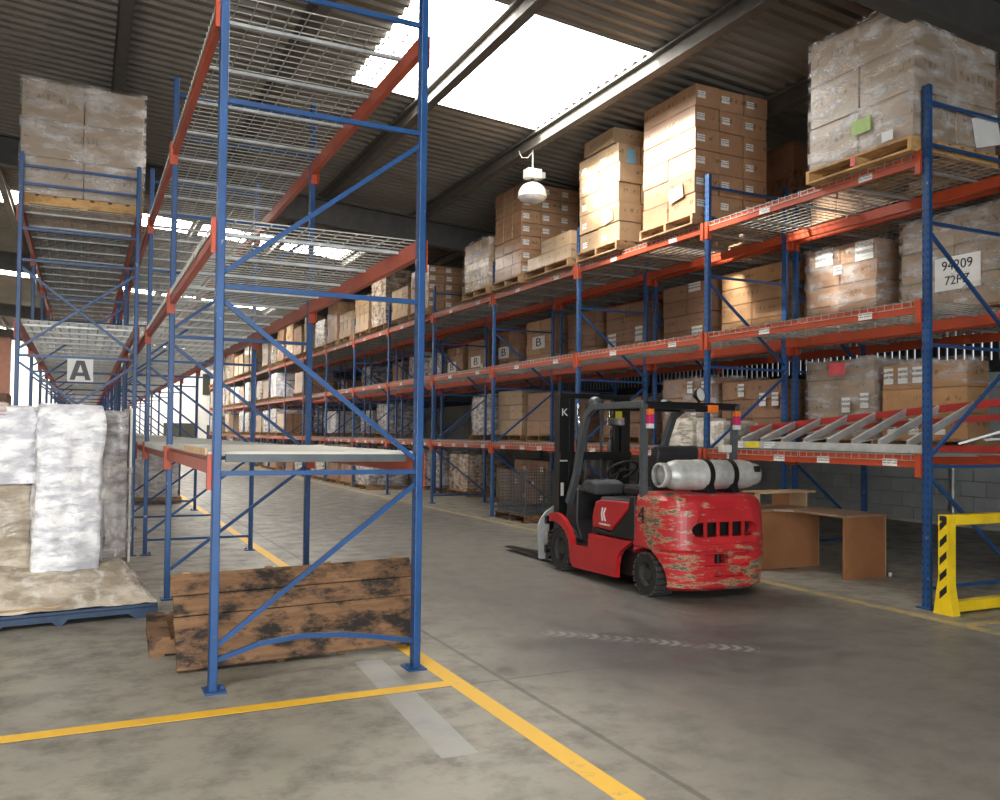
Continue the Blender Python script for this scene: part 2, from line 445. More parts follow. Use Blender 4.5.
# ================================================================== the building
Y0, BAY = 5.545, 3.2                 # first upright frames and bay length
def fy(k): return Y0 + BAY * k
XLO, XHI, YLO, YHI = -9.5, 14.6, -7.0, 58.0
def roofz(x): return 6.92 - .068 * x
STRIPS = [(-2.4, .2), (8.9, 12.0), (22.3, 23.6), (33.4, 35.0), (44.6, 46.6), (54.4, 56.4)]  # first strip is unseen, added to brighten the foreground
SX0, SX1 = -8.2, 6.42
def strip_x0(i): return 3.4 if i == 1 else SX0  # near strip cut short so sun falls on the top tier only
def strip_x1(i): return .6 if i == 0 else SX1  # added front strip kept to the left, sparing the right racks its light

fl = MB(); fl.box((XLO-1, YLO-1, -.12), (XHI+1, YHI+1, 0)); struct('floor', fl, 'concrete_floor')

def corrugated(x0, x1, ya, yb, dz=0.):
    mb = MB(); p = .22; n = max(1, int(round((yb-ya)/p))); p = (yb-ya)/n; ys = []
    for i in range(n):
        for t, z in ((0, 0), (.30, 0), (.45, .04), (.85, .04)): ys.append((ya + (i+t)*p, z))
    ys.append((yb, 0))
    vs = []
    for y, z in ys:
        vs.append((x0, y, roofz(x0)+z+dz)); vs.append((x1, y, roofz(x1)+z+dz))
    mb.add(vs, [(2*i, 2*i+1, 2*i+3, 2*i+2) for i in range(len(ys)-1)])
    return mb
roof = MB(); prev = YLO - .5
for si, (a, b) in enumerate(STRIPS + [(YHI + .5, None)]):
    q = corrugated(XLO-.5, XHI+.6, prev, a); roof.add(q.v, q.f)
    if b:
        q = corrugated(strip_x1(si), XHI+.6, a, b); roof.add(q.v, q.f)
        q = corrugated(XLO-.5, strip_x0(si), a, b); roof.add(q.v, q.f)
        prev = b
struct('ceiling', roof, 'roof_metal', fix=False)
for i, (a, b) in enumerate(STRIPS):
    struct('window_%d' % (i+1), corrugated(strip_x0(i), strip_x1(i), a, b), 'clear_skylight' if i == 1 else 'skylight_sheet', fix=False)
tn = 0
def trim(mb, mat):
    global tn
    tn += 1
    return struct('trim_%d' % tn, mb, mat)
for n in range(-3, 8):                                      # purlins along the hall
    x = 6.5 - 2.04 * n
    if x < XLO or x > XHI: continue
    z = roofz(x); mb = MB()
    mb.box((x-.09, YLO, z-.045), (x+.09, YHI, z-.01)); mb.box((x-.02, YLO, z-.21), (x+.02, YHI, z-.045)); mb.box((x-.07, YLO, z-.24), (x+.07, YHI, z-.21))
    trim(mb, 'purlin')
for y in (-5.8, 5.6, 17.3, 29.0, 41.5, 52.5):               # girders across the hall
    mb = MB()
    for dz0, dz1, w in ((-.28, -.25, .12), (-.74, -.28, .02), (-.78, -.74, .12)):
        mb.add([(x, y+s, roofz(x)+dz) for x in (XLO, XHI) for dz in (dz0, dz1) for s in (-w, w)],
               [(0,1,3,2),(4,6,7,5),(0,4,5,1),(2,3,7,6),(0,2,6,4),(1,5,7,3)])
    trim(mb, 'dark_girder')

# right wall: every block near the racks is its own piece, the rest is joined
w = MB(); w.box((XHI+.03, YLO, 0), (XHI+.22, YHI, 2.82))
wr = struct('wall_right', w, 'mortar')
BL, BH = .50, .282
bme = mesh_of(MB().box((-.03, .008, .006), (.04, BL-.008, BH-.006)), 'concrete_block', 'block', bevel=.006)
far = MB(); cnt = 0
for r in range(10):
    off = .25 if r % 2 else 0
    i = 0; y = YLO - off
    while y < YHI:
        if 8.0 <= y < 23.0 and cnt < 300:
            inst('block', bme, wr, (XHI+.005+random.uniform(-.004, .004), y, r*BH)); cnt += 1
        else:
            far.box((XHI-.02, max(YLO, y)+.008, r*BH+.006), (XHI+.04, min(YHI, y+BL)-.008, r*BH+BH-.006))
        y += BL
fo = obj('far_blocks', far, 'concrete_block', wr); fo['kind'] = 'stuff'
trim(MB().box((XHI-.08, YLO, 2.83), (XHI+.2, YHI, 3.03)), 'siding_dark')
sl = mesh_of(MB().box((-.02, 0, 0), (.02, .122, 1.5)), 'siding_dark', 'siding_slat')
y = YLO; cnt = 0; rest = MB()
while y < YHI - .2:
    if 7 < y < 26: inst('siding_slat', sl, wr, (XHI+.05, y, 3.03))
    else: rest.box((XHI+.03, y, 3.03), (XHI+.07, y+.122, 4.53))
    y += .175
o = obj('far_slats', rest, 'siding_dark', wr); o['kind'] = 'stuff'
obj('upper_siding', MB().box((XHI+.03, YLO, 4.53), (XHI+.07, YHI, 6.1)), 'siding_dark', wr)
pp = MB(); pp.tube([(XHI-.07, 10.62, 0), (XHI-.07, 10.62, 2.82)], .05, 10); trim(pp, 'zinc')
trim(MB().box((XHI-.09, YLO, 0), (XHI-.02, YHI, .05)), 'board_white')

wb = MB()                                                   # white end wall with dark openings
wb.box((XLO, YHI, 0), (XHI+.3, YHI+.2, 7.7))
wbo = struct('wall_back', wb, 'white_plaster')
for i, (xa, xb, za, zb) in enumerate([(6.9, 8.3, 3.95, 5.3), (4.6, 6.6, .0, 2.1), (7.2, 8.4, 0, 2.0)]):
    o = obj('opening', MB().box((xa, YHI-.05, za), (xb, YHI+.0, zb)), 'opening_dark', wbo)
    obj('opening_frame', MB().box((xa-.08, YHI-.07, zb), (xb+.08, YHI-.0, zb+.1)), 'white_plaster', wbo)
wl = MB(); wl.box((XLO-.2, YLO, 0), (XLO, YHI, 7.7)); struct('wall_left', wl, 'left_cladding')
wf = MB(); wf.box((XLO, YLO-.2, 0), (-4.0, YLO, 7.7)); wf.box((2.0, YLO-.2, 0), (XHI+.3, YLO, 7.7)); wf.box((-4.0, YLO-.2, 3.8), (2.0, YLO, 7.7))
struct('wall_front', wf, 'left_cladding')
pc = MB(); pc.box((-4.3, 49.5, 0), (-3.35, 50.2, 6.2)); trim(pc, 'brick_red')

# painted lines
trim(MB().box((2.14, -2.0, 0), (2.26, 56, .003)), 'line_yellow')
trim(MB().box((-3.0, 5.06, 0), (2.14, 5.17, .0025)), 'line_yellow')
trim(MB().box((6.80, -2.0, 0), (6.92, 56, .003)), 'line_worn')
trim(MB().box((6.92, 4.86, 0), (9.5, 4.96, .0025)), 'line_worn')

# ================================================================== pallet racks
UW, UD, UH = .050, .080, 5.0
up_me = mesh_of(MB().box((-UW/2, -UD/2, 0), (UW/2, UD/2, UH)), 'upright_blue', 'upright', bevel=.006)
foot_me = mesh_of(MB().box((-.055, -.085, 0), (.075, .085, .012)).box((.045, -.02, .012), (.065, 0, .035)), 'blue_paint', 'foot_plate')
LV = (1.445, 2.93, 4.36)
BH_, BT = .115, .05
blen = BAY - UD
def beam_mesh():
    mb = MB()
    mb.prism([(-BT/2, -BH_), (BT/2, -BH_), (BT/2, 0), (-BT*.1, 0), (-BT*.1, -.03), (-BT/2, -.03)], -blen/2, blen/2, 'y')
    return mesh_of(mb, 'orange_paint', 'beam')
beam_me = beam_mesh()
con_me = mesh_of(MB().box((-.03, -.004, -.21), (.03, .004, .012)).box((-.038, -.004, -.21), (-.030, .055, .012)), 'orange_paint', 'connector')
lab_me = mesh_of(MB().box((-.002, -.085, -.035), (.002, .085, .035)), 'printed_label', 'beam_label')
def deck_mesh(depth):
    L = (blen - .06) / 2; mb = MB(); t = .0035
    n = int(L / .1)
    for i in range(n + 1):
        y = -L/2 + L * i / n
        mb.box((-depth/2 - .012, y-t, .008), (depth/2 + .012, y+t, .015))
        mb.box((-depth/2 - .016, y-t, -.05), (-depth/2 - .010, y+t, .015))
        mb.box((depth/2 + .010, y-t, -.05), (depth/2 + .016, y+t, .015))
    m = int(depth / .11)
    for j in range(m + 1):
        x = -depth/2 + depth * j / m
        mb.box((x-t, -L/2, .002), (x+t, L/2, .009))
    for s in (-1, 1):
        x = s * (depth/2 + .016)
        mb.box((x-t, -L/2, -.054), (x+t, L/2, -.046))
    return mesh_of(mb, 'wire', 'wire_deck'), L
DEPTH = 1.325
deck_me, DL = deck_mesh(DEPTH + .03)
chan_me = mesh_of(MB().box((-DEPTH/2+.028, -.018, -.022), (DEPTH/2-.028, .018, .001)), 'zinc', 'support_channel')
def brace_mesh(p0, p1, w=.030, d=.028, bow=0.):
    mb = MB()
    if bow:
        P = [Vector(p0).lerp(Vector(p1), t) + Vector((0, 0, bow*math.sin(PI*t**.8))) for t in (0, .2, .4, .6, .8, 1)]
        for a, b in zip(P, P[1:]): mb.bar(a, b, d, w)
    else: mb.bar(p0, p1, d, w)
    return mesh_of(mb, 'blue_paint', 'brace')
HZ = (.19, 1.34, 2.505, 3.675, 4.84)
BR = {}
def braces(kind):
    if kind in BR: return BR[kind]
    a, b = UW/2, DEPTH - UW/2; L = []
    flip = kind == 'right'
    for i, z in enumerate(HZ):
        L.append(brace_mesh((a, 0, z), (b, 0, z + (.0)), bow=.10 if (i == 0 and kind == 'bent') else 0))
    for i in range(3):
        z0, z1 = HZ[i] + .09, HZ[i+1] - .09
        e = (i % 2 == 0) != flip
        if e: L.append(brace_mesh((a, 0, z0), (b, 0, z1)))
        else: L.append(brace_mesh((b, 0, z0), (a, 0, z1)))
        if kind == 'cross':
            if e: L.append(brace_mesh((b, .03, z0), (a, .03, z1)))
            else: L.append(brace_mesh((a, .03, z0), (b, .03, z1)))
    if kind == 'cross':
        for z in (4.06, 4.62): L.append(brace_mesh((a, 0, z), (b, 0, z)))
    else: L.append(brace_mesh((a, 0, 4.43), (b, 0, 4.43)))
    BR[kind] = L
    return L
def rack(label, x0, ks, kind, first_kind=None, labels=0, skip=lambda k, l: False, nodeck=lambda k, l: False):
    x1 = x0 + DEPTH
    root = thing('pallet_rack', label, 'pallet rack', (x0, fy(ks[0]), 0))
    ry = fy(ks[0])
    for k in ks:
        y = fy(k) - ry
        fr = link('upright_frame', None, root, (0, y, 0)); fr.empty_display_size = .1
        for x, s in ((0, 1), (DEPTH, -1)):
            inst('upright', up_me, fr, (x, 0, 0)); inst('foot_plate', foot_me, fr, (x, 0, 0), (0, 0, 0 if s > 0 else PI))
        for b in braces(first_kind if (k == ks[0] and first_kind) else kind): inst('brace', b, fr)
    for k in ks[:-1]:
        yc = fy(k) + BAY/2 - ry
        for l, z in enumerate(LV):
            if skip(k, l): continue
            for x, s in ((0, 1), (DEPTH, -1)):
                bo = inst('beam', beam_me, root, (x, yc, z), (0, 0, 0 if s > 0 else PI))
                for e in (-1, 1):
                    inst('connector', con_me, bo, (-.01, e*(blen/2 - .004), 0), (0, 0, 0) if e < 0 else (PI, 0, 0) if False else (0, 0, 0))
                if s > 0 and labels and k < labels:
                    for q in ((-.9, .55) if l else (-1.2, -.35, .3, 1.1)):
                        inst('beam_label', lab_me, bo, (-BT/2-.002, q, -.075))
            if nodeck(k, l): continue
            for e in (-1, 1):
                d = inst('wire_deck', deck_me, root, (DEPTH/2, yc + e*(DL/2 + .015), z))
                for q in (-.42, .38): inst('support_channel', chan_me, d, (0, q, 0))
    return root
XF = .75; XA = -.735; XR1 = 7.22; XR2 = 8.735
rackF = rack('blue and orange pallet rack with empty wire decks, standing around the leaning dark pallet', XF, list(range(0, 16)), 'left', 'bent',
             nodeck=lambda k, l: k == 0 and l == 0)
rackA = rack('pallet rack carrying the letter A sign on its end frame', XA, list(range(2, 16)), 'left', 'cross')
rackR = rack('aisle-side pallet rack behind the forklift, holding the stepladder', XR1, list(range(0, 17)), 'right', labels=7)
rackW = rack('wall-side pallet rack standing back to back, facing the grey block wall', XR2, list(range(0, 17)), 'right')

# board and grey channel lying on the first low shelf of the empty rack
bd = thing('shelf_board', 'pale board panel lying on the lowest shelf above the leaning pallet', 'board', (XF+DEPTH/2, Y0+.06, LV[0]))
cm = MB(); cm.box((-.70, .03, .001), (.70, 2.95, .03)); obj('panel', cm, 'board_white', bd, bevel=.004)
tooth = mesh_of(MB().box((-.712, 0, .002), (-.701, .025, .045)), 'chip_core', 'edge_tooth')
for i in range(26): inst('edge_tooth', tooth, bd, (0, .10+i*.05, 0))
obj('edge_channel', MB().box((-.60, -.005, -.038), (.60, .028, .012)), 'grey_steel', bd)

# letter A sign on the end frame of the second rack
sg = thing('letter_sign', 'white sign with dark grey letter A hung on the rack brace', 'sign', (-.04, fy(2)-.06, 2.20))
obj('sign_plate', MB().box((-.145, -.006, 0), (.145, .006, .285)), 'white_paper', sg)
am = MB()
am.prism([(-.12,.02),(-.06,.02),(-.047,.07),(.047,.07),(.06,.02),(.12,.02),(.045,.262),(-.045,.262)], -.010, -.006, 'y')
obj('letter', am, 'grey_ink', sg)
obj('letter_counter', MB().prism([(-.030,.115),(.030,.115),(0,.215)], -.0115, -.010, 'y'), 'white_paper', sg)

# ================================================================== pallets and carton loads
PAL = {}
def pallet_parts(dx, dy, mat):
    """deck boards along y, stringers along x; returns (part name, mesh, location) triples"""
    key = (round(dx, 2), round(dy, 2), mat)
    if key in PAL: return PAL[key]
    out = []
    n = 7; bw = dx / n * .80
    bm_ = mesh_of(MB().box((-bw/2, -dy/2, 0), (bw/2, dy/2, .022)), mat, 'deck_board')
    for i in range(n): out.append(('deck_board', bm_, (-dx/2 + bw/2 + (dx-bw)*i/(n-1), 0, .118)))
    sm = mesh_of(MB().box((-dx/2, -.022, 0), (dx/2, .022, .098)), mat, 'stringer')
    for y in (-dy/2+.022, 0, dy/2-.022): out.append(('stringer', sm, (0, y, .020)))
    b2 = mesh_of(MB().box((-.05, -dy/2, 0), (.05, dy/2, .020)), mat, 'bottom_board')
    for x in (-dx/2+.05, 0, dx/2-.05): out.append(('bottom_board', b2, (x, 0, 0)))
    PAL[key] = out
    return out
PALJ = {}
def pallet(label, x, y, z, dx, dy, mat='pallet_wood', group=None, parts=True, rz=0.):
    if parts:
        t = thing('wooden_pallet', label, 'pallet', (x, y, z), rz, group)
        for n, me, l in pallet_parts(dx, dy, mat): inst(n, me, t, l)
        return t
    key = (round(dx, 2), round(dy, 2), mat)
    if key not in PALJ:
        mb = MB(); n = 5
        for i in range(n):
            xx = -dx/2 + .06 + (dx-.12)*i/(n-1); mb.box((xx-.06, -dy/2, .118), (xx+.06, dy/2, .14))
        for yy in (-dy/2+.022, 0, dy/2-.022): mb.box((-dx/2, yy-.022, 0), (dx/2, yy+.022, .12))
        PALJ[key] = mesh_of(mb, mat, 'wooden_pallet')
    o = inst('wooden_pallet', PALJ[key], None, (x, y, z), (0, 0, rz))
    return tag(o, label, 'pallet', group)

CART = {}
def carton_me(s, mat):
    key = (round(s[0], 3), round(s[1], 3), round(s[2], 3), mat)
    if key not in CART: CART[key] = mesh_of(MB().cbox((0, 0, 0), (s[0], s[1], s[2])), mat, 'carton', bevel=.008)
    return CART[key]
slab_x = mesh_of(MB().box((-.0025, -.065, -.045), (.0025, .065, .045)), 'printed_label', 'label')
slab_y = mesh_of(MB().box((-.065, -.0025, -.045), (.065, .0025, .045)), 'printed_label', 'label')
paper_cache = {}
def paper(name, mat, parent, c, w, h, face='x', slant=0.):
    key = (mat, w, h, face)
    if key not in paper_cache:
        mb = MB()
        mb.box((-.002, -w/2, -h/2), (.002, w/2, h/2)) if face == 'x' else mb.box((-w/2, -.002, -h/2), (w/2, .002, h/2))
        paper_cache[key] = mesh_of(mb, mat, name)
    p = parent.location
    return inst(name, paper_cache[key], parent, (c[0]-p.x, c[1]-p.y, c[2]-p.z), (slant, 0, 0) if face == 'x' else (0, slant, 0))
def film_shell(parent, dx, dy, dz, mat='clear_film', wob=.012, top=True):
    """loose stretch film around a load standing at the parent's origin"""
    n = 10; m = max(4, int(dz/.12)); per = []
    hx, hy = dx/2 + .018, dy/2 + .018
    for sx, sy, ex, ey in ((-1,-1,1,-1),(1,-1,1,1),(1,1,-1,1),(-1,1,-1,-1)):
        for i in range(n):
            t = i/n; per.append(((sx + (ex-sx)*t)*hx, (sy + (ey-sy)*t)*hy))
    N = len(per); vs = []; fs = []
    for j in range(m+1):
        for i, (x, y) in enumerate(per):
            q = noise.noise(Vector((x*3+parent.location.x, y*3+parent.location.y, j*.7)))
            k = 1 + wob*q/max(.2, max(abs(x), abs(y)))
            vs.append((x*k + .004, y*k, .02 + (dz+.01)*j/m))
    for j in range(m):
        for i in range(N): fs.append((j*N+i, j*N+(i+1)%N, (j+1)*N+(i+1)%N, (j+1)*N+i))
    mb = MB().add(vs, fs)
    return obj('stretch_film', mb, mat, parent, smooth=True)
def load(label, x0, x1, y0, y1, z0, z1, n, mat, group=None, labels='', film=None, jit=.008, skip=None, lab_rows=None, cat='carton load', name='carton_load'):
    """one palletised load; every outer carton is a part, shipping labels are sub-parts"""
    nx, ny, nzv = n
    t = thing(name, label, cat, ((x0+x1)/2, (y0+y1)/2, z0), 0, group)
    dx, dy, dz = (x1-x0)/nx, (y1-y0)/ny, (z1-z0)/nzv
    me = carton_me((dx-.008, dy-.008, dz-.004), mat)
    for i in range(nx):
        for j in range(ny):
            for k in range(nzv):
                if 0 < i < nx-1 and 0 < j < ny-1 and k < nzv-1: continue
                if skip and skip(i, j, k): continue
                l = (x0-x1)/2 + dx*(i+.5) + random.uniform(-jit, jit), (y0-y1)/2 + dy*(j+.5) + random.uniform(-jit, jit), dz*(k+.5)
                c = inst('carton', me, t, l)
                if 'x' in labels and i == 0 and (not lab_rows or (k + j) % lab_rows == 0):
                    inst('label', slab_x, c, (-dx/2 + .001, dy*.22, -dz*.12))
                if 'y' in labels and j == 0 and (not lab_rows or (k + i) % lab_rows == 0):
                    inst('label', slab_y, c, (-dx*.26, -dy/2 + .001, dz*.02))
    if film: film_shell(t, x1-x0, y1-y0, z1-z0, film)
    return t
JL = {}
def far_load(label, x0, x1, y0, y1, z0, z1, mat, group, n=(2, 2, 4), name='carton_load', cat='carton load'):
    """a load too far off to show its cartons singly"""
    s = (math.floor((x1-x0)*20)/20, math.floor((y1-y0)*10)/10, math.floor((z1-z0)*4)/4)
    key = (s, mat, n)
    if key not in JL:
        mb = MB()
        for i in range(n[0]):
            for j in range(n[1]):
                for k in range(n[2]):
                    e = .01 + .012*((i*7+j*3+k*5) % 3)
                    mb.box((-s[0]/2 + s[0]*i/n[0] + e*.6, -s[1]/2 + s[1]*j/n[1] + e*.6, s[2]*k/n[2] + .003),
                           (-s[0]/2 + s[0]*(i+1)/n[0] - .006, -s[1]/2 + s[1]*(j+1)/n[1] - e*.5, s[2]*(k+1)/n[2] - .004))
        JL[key] = mesh_of(mb, mat, name)
    o = inst(name, JL[key], None, ((x0+x1)/2, (y0+y1)/2, z0))
    return tag(o, label, cat, group)
def wrapped(label, x0, x1, y0, y1, z0, z1, mat, group=None, name='wrapped_load', seed=0, cat='wrapped load'):
    """a load hidden under tight film: a rounded, slightly uneven block"""
    n, m = 6, 6; hx, hy, dz = (x1-x0)/2, (y1-y0)/2, z1-z0; per = []
    for sx, sy, ex, ey in ((-1,-1,1,-1),(1,-1,1,1),(1,1,-1,1),(-1,1,-1,-1)):
        for i in range(n):
            t = i/n; per.append((sx + (ex-sx)*t, sy + (ey-sy)*t))
    vs = []; N = len(per)
    for j in range(m+1):
        for x, y in per:
            q = noise.noise(Vector((x*1.6+seed, y*1.6, j*.8+seed*.3)))*.035
            rr = 1 - .05*(abs(x*y)**6) - (.04 if j in (0, m) else 0)
            vs.append((x*hx*rr*(1+q), y*hy*rr*(1+q), dz*j/m))
    fs = [(j*N+i, j*N+(i+1)%N, (j+1)*N+(i+1)%N, (j+1)*N+i) for j in range(m) for i in range(N)]
    fs += [tuple(m*N+i for i in range(N)), tuple(reversed(range(N)))]
    o = obj(name, MB().add(vs, fs), mat, None, loc=((x0+x1)/2, (y0+y1)/2, z0))
    return tag(o, label, cat, group)

PH = .142
T1, T2, T3 = (z + .016 for z in LV)
XFA, XFB = 7.11, 8.36            # aisle-side loads overhang the front beam a little
XWA, XWB = 8.84, 10.02           # wall-side loads
G3 = 'carton loads along the top tier above the aisle'
# --- top tier of the aisle-side rack, worked out one by one
def top(label, plabel, y0, y1, ztop, n, mat, pmat='pallet_wood', **kw):
    pallet(plabel, (XFA+XFB)/2 - .01, (y0+y1)/2, T3, XFB-XFA+.04, y1-y0+.02, pmat)
    return load(label, XFA+.02, XFB, y0, y1, T3+PH, ztop, n, mat, G3, **kw)
la = top('film-wrapped carton load on fresh pallet, top tier above the stepladder', 'fresh yellow wooden pallet on top tier above the stepladder',
         5.62, 6.93, 5.9, (2, 2, 3), 'carton_grey', 'pallet_fresh', film='clear_film')
paper('red_tag', 'pink_paper', bpy.data.objects['wooden_pallet'], (7.073, 6.30, 4.45), .06, .09)
lb = top('tallest broad carton load with many side labels, top tier behind the second upright', 'wooden pallet under the broad many-labelled load on the top tier',
         8.90, 10.06, 6.24, (3, 2, 6), 'carton_tan', labels='y')
lc = top('narrow leaning carton tower with blue label on top tier beside broad load', 'wooden pallet under the narrow carton tower on the top tier',
         10.66, 11.80, 6.0, (3, 2, 5), 'carton_pale', labels='x', jit=.02)
ld = top('low stepped carton load on the top tier below the hanging lamp', 'wooden pallet under the low stepped load on the top tier',
         12.08, 13.6, 4.98, (3, 3, 2), 'carton_pale', skip=lambda i, j, k: k == 1 and j == 2)
le = top('tall labelled carton load on the top tier right behind the hanging lamp', 'wooden pallet under the tall load behind the lamp',
         13.84, 14.96, 6.22, (3, 3, 7), 'carton_tan', labels='y')
lf = top('glossy wrapped carton load on top tier just beyond the lamp load', 'wooden pallet under the glossy load beyond the lamp load',
         15.23, 16.42, 5.52, (2, 3, 5), 'carton_pale', film='clear_film')
# box lying askew on top of the narrow tower
bx = inst('carton', carton_me((1.2, .95, .24), 'carton_pale'), None, (7.72, 11.2, 6.005+.142), (R(2), 0, R(-4)))
tag(bx, 'flat pale carton lying askew on top of the narrow tower', 'carton')
paper('paper_note', 'yellow_paper', lb, (7.10, 9.27, 4.86), .30, .19, slant=R(-8)); paper('paper_note', 'yellow_paper', lc, (7.10, 10.93, 4.93), .27, .20, slant=R(-8))
paper('blue_label', 'blue_paper', lc, (7.33, 10.645, 5.80), .16, .22, face='y')
paper('green_label', 'green_paper', la, (7.10, 6.22, 4.80), .24, .15); paper('white_label', 'white_paper', la, (7.10, 5.90, 4.60), .13, .10)
paper('white_sheet', 'white_paper', la, (8.16, 5.59, 4.72), .40, .30, face='y', slant=R(-14))
# --- top tier of the aisle-side rack farther off
random.seed(21)
def tier_far(k0, k1, x0, x1, z, tier, hlo, hhi, mats, side, pal=True, p=.92, start=None):
    for k in range(k0, k1):
        for h, half in ((0, 'near half'), (1, 'far half')):
            if random.random() > p: continue
            ya = fy(k) + .12 + h*1.53 + random.uniform(0, .1); yb = ya + random.uniform(1.2, 1.38)
            zt = z + PH + random.uniform(hlo, hhi); mat = random.choice(mats)
            kind = {'carton_tan': 'tan carton load', 'carton_brown': 'brown carton load', 'carton_pale': 'pale carton load', 'carton_orange': 'orange-brown carton load', 'carton_grey': 'greyish carton load',
                    'white_wrap': 'white wrapped load', 'brown_wrap': 'brown wrapped load', 'grey_wrap': 'grey wrapped load', 'tan_wrap': 'tan wrapped load'}[mat]
            place = '%s %s, %s bay from yellow guard, %s' % (side, tier, ORD[k], half)
            grp = 'loads on the %s %s' % (side, tier)
            if pal: pallet('wooden pallet under load on ' + place, (x0+x1)/2, (ya+yb)/2, z, x1-x0+.04, yb-ya, group='pallets on the %s %s' % (side, tier), parts=False)
            z_ = z + (PH if pal else 0)
            if 'wrap' in mat: wrapped(kind + ' on ' + place, x0, x1, ya, yb, z_, zt, mat, grp, seed=k*3+h)
            else: far_load(kind + ' on ' + place, x0, x1, ya, yb, z_, zt, mat, grp, n=(3, 3, max(2, int((zt-z)/.28))))
g_ = top('labelled carton load on top tier in the fifth bay from yellow guard', 'wooden pallet under labelled load, top tier fifth bay from yellow guard',
         18.50, 19.7, 5.52, (3, 2, 5), 'carton_tan', labels='y')
far_load('pale carton load on top tier, fifth bay from yellow guard, far half', XFA+.02, XFB, 19.95, 21.2, T3+PH, 5.5, 'carton_pale', G3, n=(3, 3, 4))
tier_far(5, 16, XFA+.02, XFB, T3, 'top tier', .75, 1.45, ['carton_tan', 'carton_pale', 'carton_tan', 'brown_wrap', 'carton_pale'], 'aisle-side')
tier_far(0, 12, XWA, XWB, T3, 'top tier', .9, 1.5, ['carton_brown', 'carton_tan', 'carton_brown'], 'wall-side', p=.9)
tier_far(8, 16, XFA+.06, XFB, T2, 'middle tier', .8, 1.05, ['carton_pale', 'brown_wrap', 'carton_tan', 'white_wrap'], 'aisle-side')
tier_far(9, 16, XFA+.06, XFB, T1, 'low tier', .8, 1.05, ['carton_pale', 'grey_wrap', 'carton_tan', 'grey_wrap'], 'aisle-side', p=.8)

# --- middle tier of the wall-side rack (two loads per bay), built carton by carton where they show
G2 = 'carton loads on the wall-side middle tier'
def wall_side(tier, z, k, half, y0, y1, zt, n, mat, xb=XWB, **kw):
    place = 'on wall-side %s tier, %s bay from yellow guard, %s half' % (tier, ORD[k], half)
    pallet('wooden pallet ' + place, (XWA+XWB)/2, (y0+y1)/2, z, XWB-XWA+.03, y1-y0+.03, group='pallets on the wall-side %s tier' % tier, parts=k < 4)
    kd = {'carton_tan': 'tan cartons', 'carton_brown': 'brown cartons', 'carton_pale': 'pale cartons', 'carton_orange': 'orange-brown cartons', 'carton_grey': 'glossy film-wrapped cartons'}[mat]
    return load(kd + ' stacked ' + place, XWA, xb, y0, y1, z+PH, zt, n, mat, 'carton loads on the wall-side %s tier' % tier, **kw)
m00 = wall_side('middle', T2, 0, 'near', 5.75, 7.14, 4.17, (2, 2, 3), 'carton_grey', film='clear_film')
m01 = wall_side('middle', T2, 0, 'far', 7.50, 8.66, 4.12, (2, 2, 4), 'carton_tan', film='clear_film')
m10 = wall_side('middle', T2, 1, 'near', 9.05, 10.38, 4.10, (2, 2, 4), 'carton_orange')
m11 = wall_side('middle', T2, 1, 'far', 10.62, 11.86, 4.10, (2, 2, 4), 'carton_brown')
m20 = wall_side('middle', T2, 2, 'near', 12.42, 13.62, 4.0, (2, 2, 4), 'carton_brown')
m21 = wall_side('middle', T2, 2, 'far', 14.0, 15.06, 4.05, (2, 2, 4), 'carton_brown')
m30 = wall_side('middle', T2, 3, 'near', 15.6, 16.85, 4.08, (2, 2, 4), 'carton_orange')
m31 = wall_side('middle', T2, 3, 'far', 17.22, 18.26, 4.0, (2, 2, 4), 'carton_brown')
m40 = wall_side('middle', T2, 4, 'near', 18.85, 20.1, 3.95, (2, 2, 4), 'carton_brown')
m41 = wall_side('middle', T2, 4, 'far', 20.4, 21.46, 3.9, (2, 2, 4), 'carton_brown')
tier_far(5, 12, XWA, XWB, T2, 'middle tier', .7, .95, ['carton_brown', 'carton_tan', 'grey_wrap'], 'wall-side', p=.55)
def sign(parent, y, z, w, h, texts, mat='white_paper'):
    s = paper('paper_sign', mat, parent, (XWA-.012, y, z), w, h)
    for tx, sz, dz in texts:
        q = inst('lettering', text_mesh(tx, sz, 'black_ink'), s, (-.004, 0, dz), (R(90), 0, R(-90)))
        if tx == 'B': q.scale = (1.9, 1, 1)
    return s
sign(m00, 6.40, 3.49, .56, .38, [('94209', .155, .085), ('72PZ', .145, -.085)])
for par, y, z in ((m30, 16.27, 3.60), (m31, 17.98, 3.52), (m40, 19.56, 3.42), (m41, 21.1, 3.38)):
    sign(par, y, z, .56, .27, [('B', .25, 0)])
for par, y, z, w, h in ((m01, 8.33, 4.0, .30, .22), (m01, 7.68, 3.98, .28, .24), (m01, 8.1, 3.80, .14, .12), (m11, 11.02, 4.02, .30, .14), (m11, 10.95, 3.28, .26, .20),
                        (m20, 13.40, 3.36, .26, .26), (m20, 12.55, 3.42, .22, .26), (m40, 19.2, 3.3, .12, .1)):
    paper('paper_sheet', 'printed_label', par, (XWA-.012, y, z), w, h)
